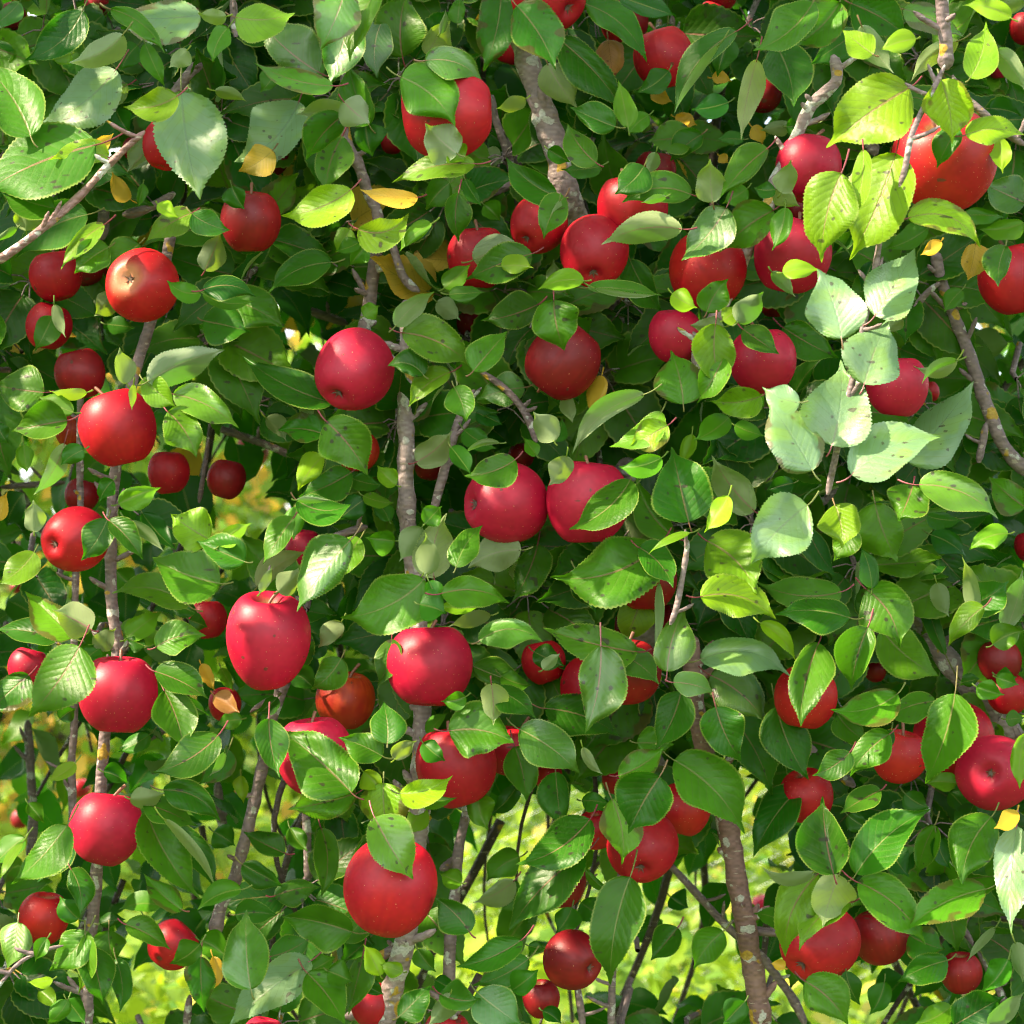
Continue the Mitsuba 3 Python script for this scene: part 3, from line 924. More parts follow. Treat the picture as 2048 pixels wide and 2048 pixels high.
BRANCHES = '''
L 2.28,2.28,2.48,2.33,2.5 22 1030 -20 1040 60 1055 120 1090 230 1112 300 1130 375 1165 470 1205 580 1232 690 1240 790 1246 930 1262 1090 1282 1250 1290 1400 1296 1560;30
L 2.40,2.46,2.34,2.34 18 1430 885 1470 920 1540 955 1640 1040 1700 1090 1765 1155 1850 1260 1935 1370 2000 1440 2070 1530;22
B 2.30 17 1382 1270 1385 1330 1390 1400 1404 1480 1432 1570 1455 1650 1472 1750 1492 1855 1507 1945 1524 2060;22
L 2.27 15 812 600 815 700 810 792 813 883 812 970 818 1075 830 1160 837 1245 845 1400 842 1560 838 1640 830 1720 822 1800 812 1870 790 1960 768 2060;21
T 2.30 10 700 90 690 170 687 246 700 300 716 326 735 385 756 435 757 480 750 520 738 610 722 690 712 770 716 850 700 930;14
T 2.29 9 950 1540 945 1590 930 1638 915 1714 911 1776 905 1830 901 1866 897 1971 893 2060;14
T 2.26 8 950 780 935 800 915 847 897 912 885 955 872 1002 862 1050;9
T 2.24 6 960 742 970 749 1006 774 1042 814 1062 850 1072 885;8
T 2.36 6 166 740 160 820 159 912 161 1006 155 1080 152 1144 150 1205 148 1300 149 1380 148 1457 143 1529 145 1609 143 1700;8
T 2.28 11 345 440 330 530 312 600 297 660 283 700 268 752 255 800 243 860 232 934 226 992 222 1060 221 1122 223 1187 228 1245 236 1289 220 1380 210 1468 203 1551 198 1640 194 1728 188 1812 178 1906 174 2060;12
T 2.31 10 600 1290 569 1370 547 1428 522 1544 496 1656 480 1715 467 1765 442 1812 430 1875;13
D 2.04 6 290 262 225 322 156 395 72 467 -10 526;9
T 2.30 12 405 125 365 165 340 200;9
T 2.32 9 350 385 310 410 275 424 245 430;10
T 2.38 11 212 370 208 420 204 480;12
T 1.99 13 1883 -20 1885 20 1888 54 1892 100 1890 140;15
T 1.97 5 1890 130 1868 175 1845 220 1822 275 1810 337 1800 380;7
T 2.00 6 1905 150 1920 181 1955 215 1997 254 2050 290;8
L 2.20 12 1665 110 1674 156 1650 185 1623 210 1598 261 1573 319 1550 365 1536 410 1520 450 1504 478 1485 525 1464 569 1440 620 1405 680 1395 740;13
T 2.34 12 1725 240 1740 280 1752 310;15
T 2.33 11 1870 500 1884 565 1900 610 1913 645 1932 690 1950 745 1965 790 1978 825 2011 897 2060 950;14
T 2.31 7 1972 845 1966 880 1957 926;9
T 2.32 6 1880 565 1850 590 1826 624;8
T 2.00 6 1762 470 1757 496 1745 570 1728 645 1705 760 1688 840 1674 897 1662 955 1655 990;7
T 2.42 7 1300 1700 1348 1739 1400 1795 1449 1848 1490 1885 1522 1913 1555 1955 1587 2000 1610 2050;9
T 2.33 6 1246 1560 1246 1650 1242 1739 1234 1815 1227 1892 1224 1970 1222 2060;8
T 2.30 6 1150 1940 1155 1978 1160 2010 1166 2060;8
T 2.36 4 1150 1660 1146 1740 1145 1826 1147 1865;5
T 2.40 7 609 1560 612 1631 615 1700 618 1761;9
T 2.33 7 1912 1820 1924 1852 1945 1883 1964 1913 1988 1960 2007 2000 2020 2060;8
T 2.36 9 1570 1460 1623 1500 1668 1540 1710 1573;10
T 2.44 10 1505 850 1530 890 1568 930 1602 963 1640 1010;12
T 2.65 7 425 850 449 861 520 885 594 915 660 935;8
T 2.65 7 540 590 561 601 630 625 695 648;9
T 2.36 7 985 190 988 225 1000 265 1013 300 1022 335 1031 362 1036 400 1042 450;9
T 2.34 9 945 400 963 391 995 380 1028 362;11
T 2.28 8 780 470 789 504 797 530 807 554 822 572 839 583;9
T 2.12 4 -10 1985 15 1950 47 1920 85 1902 127 1891;4
T 2.31 9 1500 1858 1530 1864 1562 1866 1575 1900;10
T 2.30 11 730 1925 760 1913 785 1900 812 1878;9
T 2.30 12 690 2034 725 2025 763 2012;11
T 2.38 7 380 1990 377 2011 372 2060;8
T 2.42 6 1345 30 1343 60 1341 100 1338 150;7
T 2.30 7 465 -10 467 20 469 45 472 75;9
T 2.45 4 418 890 413 912 405 960 398 1006;5
T 2.32 7 655 1078 690 1066 735 1053;8
T 2.10 5 1376 1080 1368 1135 1360 1180 1352 1218 1340 1250;7
T 2.50 5 1270 1380 1271 1420 1270 1460;9
T 2.32 8 880 1740 898 1728 915 1715;9
T 2.29 4 500 1425 520 1410 547 1395;6
T 2.10 3 540 1130 530 1165 518 1185;4
T 2.75 8 55 1440 62 1550 66 1640 60 1720;10
T 2.75 7 20 960 50 1000 70 1040 110 1080;9
T 2.70 6 0 975 60 970 130 965;6
T 2.70 7 240 1500 300 1475 360 1440;8
T 2.70 8 435 1560 440 1620 452 1680;10
'''

# ---------------------------------------------------------------- builders
VIEW = {'A': (0, 0), 'B': (680, 0), 'C': (1348, 0), 'D': (0, 680), 'E': (680, 680), 'F': (1348, 680), 'G': (0, 1348), 'H': (680, 1348), 'I': (1348, 1348)}


def rows_of(text):
    """Lines measured in one ninth of the photograph (enlarged 2.76 times), with that ninth's corner."""
    o = (0, 0)
    for line in text.strip().split('\n'):
        if line.startswith('@'):
            o = VIEW[line[1]]
        elif line.strip():
            yield o, line


def grid_faces(a, b):
    i, j = np.meshgrid(np.arange(a - 1), np.arange(b - 1), indexing='ij')
    q = np.stack([i * b + j, i * b + j + 1, (i + 1) * b + j + 1, (i + 1) * b + j], -1).reshape(-1, 4)
    return np.vstack([q[:, [0, 1, 2]], q[:, [0, 2, 3]]])


def tube(points, radii, sides=8, bump=0.0, seed=0):
    p = np.asarray(points, float)
    t = np.gradient(p, axis=0)
    t /= np.linalg.norm(t, axis=1, keepdims=True) + 1e-12
    ref = np.array([0.0, 1.0, 0.0]) if abs(t[len(t) // 2, 1]) < 0.8 else np.array([1.0, 0, 0])
    a = np.cross(t, ref)
    a /= np.linalg.norm(a, axis=1, keepdims=True) + 1e-12
    b = np.cross(t, a)
    ang = np.arange(sides + 1) * 2 * np.pi / sides
    r = np.broadcast_to(np.asarray(radii, float), (len(p),))[:, None, None]
    dirs = np.cos(ang)[None, :, None] * a[:, None] + np.sin(ang)[None, :, None] * b[:, None]
    v = p[:, None] + r * dirs
    if bump:
        v = v + dirs * r * bump * (meshkit.fbm(v * 55 + seed * 3.7, 3)[..., None] - 0.5) * 2
    uv = np.stack(np.broadcast_arrays(ang[None] / (2 * np.pi), np.linspace(0, 1, len(p))[:, None]), -1).reshape(-1, 2)
    return v.reshape(-1, 3), grid_faces(len(p), sides + 1), uv


def smooth_line(pts, n):
    pts = np.asarray(pts, float)
    d = np.r_[0, np.cumsum(np.linalg.norm(np.diff(pts, axis=0), axis=1))]
    from scipy.interpolate import PchipInterpolator
    s = np.linspace(0, d[-1], n)
    return np.stack([PchipInterpolator(d, pts[:, k])(s) for k in range(pts.shape[1])], -1)


class Soup:
    def __init__(self):
        self.v, self.f, self.uv, self.n = [], [], [], 0

    def add(self, v, f, uv):
        self.v.append(v); self.f.append(f + self.n); self.uv.append(uv); self.n += len(v)

    def shape(self, bsdf):
        return mikit.ply(trimesh.Trimesh(np.vstack(self.v), np.vstack(self.f), process=False), bsdf, smooth=True, uv=np.vstack(self.uv))


def profile(t, sharp=0.35):
    f = np.clip(t, 0, 1) ** 0.60 * np.clip(1 - t, 0, 1) ** 1.08
    f = f / (0.3571 ** 0.60 * 0.6429 ** 1.08)
    return f * (1 - sharp * np.exp(-((t - 0.90) / 0.11) ** 2))


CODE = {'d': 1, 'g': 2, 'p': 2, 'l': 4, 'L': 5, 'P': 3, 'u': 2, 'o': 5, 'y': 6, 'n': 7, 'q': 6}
LAYER = {'0': 2.10, '1': 2.22, '2': 2.35, '3': 2.60, '9': 1.97}
leaf_count = [0]


def uid(code):
    leaf_count[0] += 1
    return leaf_count[0] * 16 + code


def hero_leaf(bx, by, tx, ty, w, kind, bend, apples, serial):
    r = random.Random(serial * 7 + 1)
    k, lay = kind[0], kind[1]
    nr, nc = 58, 9
    B, T = np.array([bx, by]), np.array([tx, ty])
    L = np.linalg.norm(T - B)
    d = (T - B) / L
    n = np.array([-d[1], d[0]])
    C = (B + T) / 2 + n * bend * 2 * L
    t = np.linspace(0, 1, nr)
    M = (1 - t)[:, None] ** 2 * B + 2 * ((1 - t) * t)[:, None] * C + t[:, None] ** 2 * T
    D = 2 * (1 - t)[:, None] * (C - B) + 2 * t[:, None] * (T - C)
    D /= np.linalg.norm(D, axis=1, keepdims=True)
    N = np.stack([-D[:, 1], D[:, 0]], -1)
    s = np.linspace(-1, 1, nc)
    half = profile(t, r.uniform(0.3, 0.65)) * w
    tooth = r.uniform(0.035, 0.062) * w * ((np.arange(nr) % 2) - 0.4) * np.array([r.uniform(0.35, 1.35) for _ in range(nr)]) * (half > 0.12 * w)
    lobe = 1 + 0.10 * np.sin(t[:, None] * r.uniform(5, 10) + r.random() * 6 + (s[None] > 0) * 2.4)
    fl, fr = r.choice(((1, 1.05), (1.05, 1), (0.92, 1.04), (1.04, 0.9), (0.68, 1.04), (1.04, 0.68)))
    if lay == '9':
        fl, fr = 1.05, 1.05
    flat = s[None] * half[:, None] * lobe
    off = flat * np.where(s[None] < 0, fl, fr)
    off[:, 0] -= tooth
    off[:, -1] += tooth
    P = M[:, None] + N[:, None] * off[..., None]
    d0 = LAYER[lay] + (r.random() - 0.5) * 0.07
    m = K * d0
    under = k in 'uo'
    tz = r.uniform(0.38, 0.62) if k in 'pP' else (r.uniform(0.0, 0.35) if r.random() < 0.6 else r.uniform(0.6, 1.1)) * (-0.6 if under else 1)
    tx_ = r.uniform(-0.35, 0.35)
    if lay in '23':
        tz *= 0.8
    cx, cy = (B + T) / 2
    flip = -1 if under else 1
    roll = math.sqrt(max(0.0, min(1.3, 0.34 * L / max(w, 1)) ** 2 - 1)) if 0.34 * L > w else 0.0
    up_side = -np.sign(n[1]) if abs(n[1]) > 0.15 else (1 if r.random() < .5 else -1)   # the side of the blade that is higher
    dep = tz * (cy - P[..., 1]) * m + tx_ * (P[..., 0] - cx) * m
    dep += flip * roll * up_side * off * m
    fold = r.uniform(0.15, 0.75) if k not in 'pP' else r.uniform(0.05, 0.3)
    dep -= flip * fold * np.abs(off) * m
    for sd, fs in ((-1, fl), (1, fr)):                                  # a half that looks narrow is folded up or down
        steep = math.sqrt(max(0.0, 1 - fs * fs)) * r.choice((-0.8, 0.9))
        dep -= flip * steep * np.abs(flat) * (s[None] * sd > 0) * m
    rim = r.choice((0, 0, 0.9, -0.7))
    dep += flip * rim * np.clip(np.abs(s[None]) - 0.55, 0, 1) ** 2 * half[:, None] * 2.2 * m
    dep += flip * r.uniform(0.10, 0.55) * ((t[:, None] - 0.4) ** 2) * L * m
    dep += flip * r.choice((0, 0.5, 0.9, 1.5, -0.8)) * np.clip(t[:, None] - 0.55, 0, 1) ** 2 * L * m
    dep += r.uniform(-0.45, 0.45) * (t[:, None] - 0.4) * off * m
    dep += r.uniform(0.12, 0.38) * w * m * np.sin(t[:, None] * r.uniform(6, 12) + r.random() * 6 + (s[None] > 0) * 2.0) * np.abs(s[None]) ** 2
    lim = 0.055 if lay != '9' else 0.07
    dep = lim * np.tanh(dep / lim)
    depth = d0 + dep
    if lay in '09':                                                     # lies in front of the fruit it covers
        worst = 0.0
        for ax, ay, ar, ad in apples:
            q = ((P[..., 0] - ax) ** 2 + (P[..., 1] - ay) ** 2) / ar ** 2
            inside = q < 0.98
            if inside.any():
                front = ad - ar * K * ad * np.sqrt(np.clip(1 - q, 0, 1)) - 0.004
                worst = max(worst, float((depth - front)[inside].max()))
        depth = depth - worst
    V = at(P[..., 0], P[..., 1], depth)
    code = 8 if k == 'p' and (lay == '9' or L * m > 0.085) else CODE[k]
    if code < 6 and k in 'gpdl' and r.random() < 0.35:
        code = min(5, max(0, code + r.choice((-1, 1))))
    kk = uid(code)
    uv = np.stack(np.broadcast_arrays(kk + 0.5 + 0.48 * s[None], t[:, None]), -1).reshape(-1, 2)
    F = grid_faces(nr, nc)
    v = V.reshape(-1, 3)
    nz = np.cross(v[F[:, 1]] - v[F[:, 0]], v[F[:, 2]] - v[F[:, 0]]).sum(0)
    if (nz[1] > 0) != under:
        F = F[:, ::-1]
    # petiole, running back and up towards the twig
    base, ahead = V[0, nc // 2], V[3, nc // 2]
    back = (base - ahead) / (np.linalg.norm(base - ahead) + 1e-9)
    pl = (0.15 + 0.09 * r.random()) * L * m
    tt = np.linspace(0, 1, 6)[:, None]
    line = base + back * pl * tt + np.array([0, 0.35, 0.30]) * pl * tt ** 2
    line = np.vstack([V[2, nc // 2][None] + np.array([0, 0.0006, 0]), line])
    pv, pf, _ = tube(line, np.r_[0.0007, np.linspace(0.0006, 0.0009, 6)], 5)
    puv = np.stack([np.full(len(pv), kk + 0.5), np.full(len(pv), -0.5)], -1)
    out = Soup()
    out.add(v, F, uv)
    out.add(pv, pf, puv)
    poly = np.vstack([P[:, 0], P[::-1, -1]])
    x, y = np.clip(poly[:, 0], 0, 2048), np.clip(poly[:, 1], 0, 2048)
    area = abs(np.dot(x, np.roll(y, 1)) - np.dot(y, np.roll(x, 1))) / 2
    return out, area


def leaf_template(nr, nc, fold, curl, wave):
    t = np.linspace(0, 1, nr)
    s = np.linspace(-1, 1, nc)
    x = s[None] * profile(t)[:, None] * 0.31
    if nr > 16:
        x[:, 0] -= 0.016 * ((np.arange(nr) % 2) - 0.4)
        x[:, -1] += 0.016 * ((np.arange(nr) % 2) - 0.4)
    y = np.broadcast_to(t[:, None], x.shape)
    z = fold * np.abs(x) - curl * (t[:, None] - 0.3) ** 2 + wave * np.sin(t[:, None] * 9) * s[None] ** 2 * 0.1
    return np.stack([x, y, z], -1).reshape(-1, 3), grid_faces(nr, nc), np.stack(np.broadcast_arrays(0.5 + 0.48 * s[None], t[:, None]), -1).reshape(-1, 2)


def scatter_leaves(pos, tip, nor, size, code, rng, nr=9, nc=5):
    """Leaves at pos (n,3): tip direction, upper-face normal, length, colour code."""
    soup = Soup()
    y = tip / np.linalg.norm(tip, axis=1, keepdims=True)
    x = np.cross(y, nor)
    x /= np.linalg.norm(x, axis=1, keepdims=True) + 1e-9
    z = np.cross(x, y)
    which = rng.integers(0, 4, len(pos))
    for q, (fold, curl, wave) in enumerate(((0.25, 0.35, 0.5), (0.5, 0.2, 0.9), (0.15, 0.6, 0.4), (0.4, -0.2, 0.7))):
        sel = np.nonzero(which == q)[0]
        if not len(sel):
            continue
        tv, tf, tuv = leaf_template(nr, nc, fold, curl, wave)
        wd = rng.uniform(0.85, 1.2, len(sel))[:, None, None]
        v = size[sel][:, None, None] * (tv[None, :, :1] * wd * x[sel][:, None] + tv[None, :, 1:2] * y[sel][:, None] + tv[None, :, 2:] * z[sel][:, None]) + pos[sel][:, None]
        ids = np.array([uid(int(c)) for c in code[sel]], float)
        uv = np.broadcast_to(tuv[None], (len(sel),) + tuv.shape).copy()
        uv[..., 0] += ids[:, None]
        f = (tf[None] + (np.arange(len(sel)) * len(tv))[:, None, None]).reshape(-1, 3)
        soup.add(v.reshape(-1, 3), f, uv.reshape(-1, 2))
    return soup


# ---------------------------------------------------------------- the apples
def apple_body(h, seed):
    nt, nph = 30, 45
    th = np.linspace(0, np.pi, nt)
    ph = np.linspace(0, 2 * np.pi, nph)
    rho = np.sin(th) ** 0.95 * (1 + (0.10 if h > 1.15 else 0.035) * np.cos(th))
    z = np.cos(th) - 0.40 * np.exp(-(th / 0.31) ** 2) + 0.22 * np.exp(-((np.pi - th) / 0.25) ** 2)
    rho = rho / rho.max()
    low = np.clip((th - 1.2) / 1.9, 0, 1)[:, None]
    r = random.Random(seed)
    rho = rho[:, None] * (1 + 0.022 * np.cos(5 * ph[None] + r.random() * 6) * low + 0.025 * np.cos(ph[None] + r.random() * 6) + 0.018 * np.cos(2 * ph[None] + r.random() * 6))
    zz = z[:, None] * (1 + 0.03 * np.cos(ph[None] + r.random() * 6))
    v = np.stack([rho * np.cos(ph), rho * np.sin(ph), zz * h * np.ones_like(rho)], -1)
    v[:, -1] = v[:, 0]
    uv = np.stack(np.broadcast_arrays(ph[None] / (2 * np.pi), th[:, None] / np.pi), -1).reshape(-1, 2)
    return v.reshape(-1, 3), grid_faces(nt, nph), uv, z[0] * h, z[-1] * h


def calyx_mesh(zb, r):
    out = []
    disk = trimesh.creation.cylinder(0.065, 0.05, sections=10)
    disk.apply_translation([0, 0, zb - 0.01])
    out.append(disk)
    for i in range(5):
        a = i * 2 * math.pi / 5 + r.random() * 0.4
        cone = trimesh.creation.cone(0.035, 0.13 + 0.05 * r.random(), sections=5)
        cone.apply_scale([1, 0.5, 1])
        cone.apply_transform(trimesh.transformations.rotation_matrix(math.pi - 0.55 - 0.5 * r.random(), [0, 1, 0]))
        cone.apply_translation([0.055, 0, zb - 0.015])
        cone.apply_transform(trimesh.transformations.rotation_matrix(a, [0, 0, 1]))
        out.append(cone)
    return trimesh.util.concatenate(out)


def frame(axis, spin):
    z = axis / np.linalg.norm(axis)
    x = np.cross([0.13, 0.99, 0.1] if abs(z[1]) < 0.9 else [1, 0, 0], z)
    x /= np.linalg.norm(x)
    y = np.cross(z, x)
    m = np.stack([x, y, z], 1)
    c, s = math.cos(spin), math.sin(spin)
    return m @ np.array([[c, -s, 0], [s, c, 0], [0, 0, 1]])


A_LAYER = {'N': 2.08, 'F': 2.20, 'M': 2.29, 'R': 2.42, 'X': 2.95}
apple_discs, apple_jobs = [], []
for i, (o, line) in enumerate(rows_of(APPLES)):
    nums, label = line.split('|')
    f = nums.split()
    ax, ay, ar = o[0] + float(f[0]) / 2.76, o[1] + float(f[1]) / 2.76, float(f[2]) / 2.76
    dep = A_LAYER[f[3]] + ((i * 0.37) % 1 - 0.5) * 0.03
    r = random.Random(i + 100)
    R3 = ar * K * dep
    if f[3] == 'X':
        dep = min(4.2, max(2.8, 0.027 / (ar * K)))
        R3 = ar * K * dep
    if f[5] != '-':
        cx, cy = o[0] + float(f[5]) / 2.76, o[1] + float(f[6]) / 2.76
        ux, uz = (cx - ax) / (0.80 * ar), -(cy - ay) / (0.80 * ar)
        if f[4] == 's' and ay < 700:                       # the stem hollow faces us
            up = np.array([ux, -math.sqrt(max(0.02, 1 - min(.98, ux * ux + uz * uz))), uz])
        else:
            up = -np.array([ux, -math.sqrt(max(0.02, 1 - min(.98, ux * ux + uz * uz))), uz])
    else:
        up = np.array([r.uniform(-0.3, 0.3), r.uniform(-0.25, 0.12), 1.0])
    h = float(f[7]) if len(f) > 7 else r.uniform(1.0, 1.09)
    apple_discs.append((ax, ay, ar, dep))
    apple_jobs.append((i, ax, ay, dep, R3, up, h, f[4], label))

for i, ax, ay, dep, R3, up, h, var, label in apple_jobs:
    r = random.Random(i + 500)
    a = key('apple')
    labels[a] = {'label': label, 'category': 'apple', 'group': 'red apples hanging in the apple tree'}
    m = frame(up, r.random() * 6.28)
    c = at(ax, ay, dep)
    v, fc, uv, zt, zb = apple_body(h, i)
    mid = 0.0
    put = lambda q: (np.asarray(q) @ m.T) * R3 + c
    scene[a + '__skin'] = mikit.ply(trimesh.Trimesh(put(v), fc[:, ::-1], process=False), SKIN[var][0], smooth=True, uv=uv)
    cal = calyx_mesh(zb, r)
    scene[a + '__calyx'] = mikit.ply(trimesh.Trimesh(put(cal.vertices), cal.faces, process=False), 'dark_calyx', smooth=False)
    base = put([0, 0, zt - 0.02])
    axis = put([0, 0, 1.0]) - c
    if R3 < 0.026 or var == 'x':
        continue
    axis /= np.linalg.norm(axis)
    tt = np.linspace(0, 1, 7)[:, None]
    ln = base + axis * 0.017 * tt + np.array([r.uniform(-.9, .9), 0.6, 0.1]) * 0.013 * tt ** 2
    sv, sf, _ = tube(ln, np.linspace(0.0012, 0.0017, 7), 6)
    scene[a + '__stalk'] = mikit.ply(trimesh.Trimesh(sv, sf, process=False), 'fruit_stalk', smooth=True)

# ---------------------------------------------------------------- the apple tree: limbs, twigs, leaves
labels['apple_tree'] = {'label': 'apple tree whose leafy fruiting branches fill the whole picture', 'category': 'apple tree'}
for i, line in enumerate(BRANCHES.strip().split('\n')):
    body, r1 = line.split(';')
    f = body.split()
    dep, r0, r1 = [float(q) for q in f[1].split(',')], float(f[2]), float(r1)
    pts = np.array(f[3:], float).reshape(-1, 2)
    n = max(8, int(np.linalg.norm(np.diff(pts, axis=0), axis=1).sum() / 9))
    q = smooth_line(pts, n)
    w = np.linspace(0, 1, n)
    wob = 0.02 * (meshkit.noise(np.stack([w * n * 0.05, w * 0 + i, w * 0], -1)) - 0.5)
    rad = np.linspace(r0, r1, n) * (1 + 0.22 * (meshkit.noise(np.stack([w * n * 0.45, w * 0 + i * 3.3, w * 0], -1)) ** 3))
    rad[0] *= 0.35
    rad[-1] *= 0.35
    rad[1] *= 0.85
    rad[-2] *= 0.85
    dd = np.interp(w, np.linspace(0, 1, len(dep)), dep) + wob
    v, fc, uv = tube(at(q[:, 0], q[:, 1], dd), rad * K * dd, 9 if f[0] in 'TD' else 16, 0.2, i)
    wood = Soup()
    wood.add(v, fc, uv)
    rr = random.Random(i + 77)
    for _ in range(int(n * 9 / 75)):                                  # stubby fruiting spurs and knots along the wood
        j = rr.randrange(2, n - 2)
        c0 = at(q[j, 0], q[j, 1], dd[j])
        a = rr.random() * 6.28
        dv = np.array([math.cos(a), -0.5 * rr.random(), 0.5 * math.sin(a) + 0.35])
        ln = rr.uniform(0.008, 0.026)
        rb = min(0.0045, max(0.0022, rad[j] * K * dd[j] * 0.5))
        st = np.linspace(0, 1, 9)
        ringed = rb * (1 - 0.25 * st) * (1 + 0.18 * np.sin(st * 26)) * np.where(st > 0.97, 0.3, 1)
        wood.add(*tube(c0 + dv * (ln + rad[j] * K * dd[j]) * st[:, None] + np.array([0, 0, 0.006]) * st[:, None] ** 2, ringed, 8, 0.2, i))
    nm = key('apple_tree__twig' if f[0] in 'TD' else 'apple_tree__branch')
    scene[nm] = wood.shape({'L': 'bark_limb', 'B': 'bark_red', 'T': 'bark_twig', 'D': 'bark_red'}[f[0]])

heroes = []
for i, (o, line) in enumerate(rows_of(LEAVES)):
    f = line.split()
    g = [float(q) / 2.76 for q in f[:5]]
    bend = float(f[6]) if len(f) > 6 else (random.Random(i).random() - 0.5) * 0.16
    soup, area = hero_leaf(o[0] + g[0], o[1] + g[1], o[0] + g[2], o[1] + g[3], g[4] * 1.08, f[5], bend, apple_discs, i)
    heroes.append((area, i, f[5][0], soup))
heroes.sort(key=lambda q: -q[0])
rest = Soup()
NAMES = {'y': 'yellow autumn leaf', 'n': 'curled brown dead leaf', 'q': 'withered golden leaf', 'u': 'leaf turned over to its pale underside'}
for rank, (area, i, k, soup) in enumerate(heroes):
    if rank < 300:
        nm = key('apple_tree__leaf')
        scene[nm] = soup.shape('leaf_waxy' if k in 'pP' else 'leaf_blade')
        if k in NAMES:
            labels[nm] = {'label': NAMES[k]}
    else:
        for v, f, u in zip(soup.v, soup.f, soup.uv):
            rest.v.append(v)
            rest.uv.append(u)
        # faces were stored with the soup's own offsets
        for f in soup.f:
            rest.f.append(f + rest.n)
        rest.n += soup.n

# the rest of the crown: behind the face, plus unseen leaves above and beside the frame, placed to block sun
GAPS = [(230, 1000, 330, 260, .33), (260, 1560, 330, 300, .4), (330, 620, 200, 120, .5), (600, 640, 110, 80, .4), (980, 1700, 330, 260, .75), (1500, 1750, 300, 240, .75), (470, 960, 115, 90, .1), (60, 1000, 95, 100, .15), (80, 1500, 110, 180, .18), (330, 1500, 140, 140, .3), (450, 1650, 100, 120, .15), (300, 1950, 150, 90, .16),
        (690, 1300, 55, 95, .04), (960, 1680, 75, 120, .02), (1150, 1900, 290, 140, .1), (1500, 1640, 70, 120, .03), (1400, 1850, 190, 130, .13), (1650, 1960, 130, 90, .06),
        (560, 1600, 60, 100, .06), (1050, 1650, 140, 70, .03), (600, 1950, 80, 80, .16), (590, 640, 70, 45, .12), (1160, 95, 28, 24, 0), (1280, 62, 32, 26, 0), (1395, 65, 40, 24, 0),
        (1640, 148, 26, 26, 0), (1700, 280, 22, 22, 0), (150, 850, 60, 60, .2), (1980, 640, 60, 50, .2)]


def keep(p, rng):
    px, py = 1024 + p[:, 0] / (K * p[:, 1]), 1024 - (p[:, 2] - CZ) / (K * p[:, 1])
    q = np.ones(len(p))
    for gx, gy, rx, ry, pr in GAPS:
        q = np.where(((px - gx) / rx) ** 2 + ((py - gy) / ry) ** 2 < 1.35, np.minimum(q, pr), q)
    return rng.random(len(p)) < q


def crown(n, lo, hi, rng, yellow=0.03):
    p = rng.uniform(lo, hi, (n, 3))
    tip = np.stack([rng.normal(0, 0.7, n), rng.normal(-0.35, 0.5, n), rng.normal(-0.6, 0.5, n)], -1)
    nor = np.stack([rng.normal(0, 0.45, n), rng.normal(-0.55, 0.45, n), rng.normal(0.75, 0.4, n)], -1)
    code = rng.choice([0, 0, 0, 1, 1, 2, 3], n)  # mostly dark codes: shade of the deep crown put into the leaf colour
    code = np.where(rng.random(n) < yellow, 6, code)
    return p, tip, nor, rng.uniform(0.05, 0.085, n), code


LIT = [(275, 555, 2.14), (225, 820, 2.14), (240, 790, 2.14), (1750, 250, 1.97), (1640, 420, 1.97), (1880, 230, 2.0), (1760, 130, 1.97), (1900, 130, 1.97), (1850, 300, 2.0), (1620, 470, 1.97),
       (1800, 480, 1.97), (1540, 1080, 1.97), (1690, 1050, 1.97), (55, 1800, 2.17), (560, 1480, 2.15), (60, 1320, 2.25), (1960, 250, 2.0), (420, 800, 2.1), (90, 540, 2.1), (80, 1840, 2.1),
       (1950, 1010, 2.1), (1100, 1830, 2.1), (1500, 1190, 2.1), (1450, 1060, 2.1), (1800, 180, 1.97), (1700, 330, 1.97)]
sun = np.array(SUN) / np.linalg.norm(SUN)


def open_to_sun(p, mid):  # cuts holes in the unseen crown so sun reaches the LIT spots
    ok = np.ones(len(p), bool)
    for x, y, d in LIT:
        rad = 0.10 if d > 2.12 else 0.075
        q = p + mid - at(x, y, d)
        along = q @ sun
        ok &= ~((along > 0.02) & (np.linalg.norm(q - along[:, None] * sun, axis=1) < rad))
    return ok


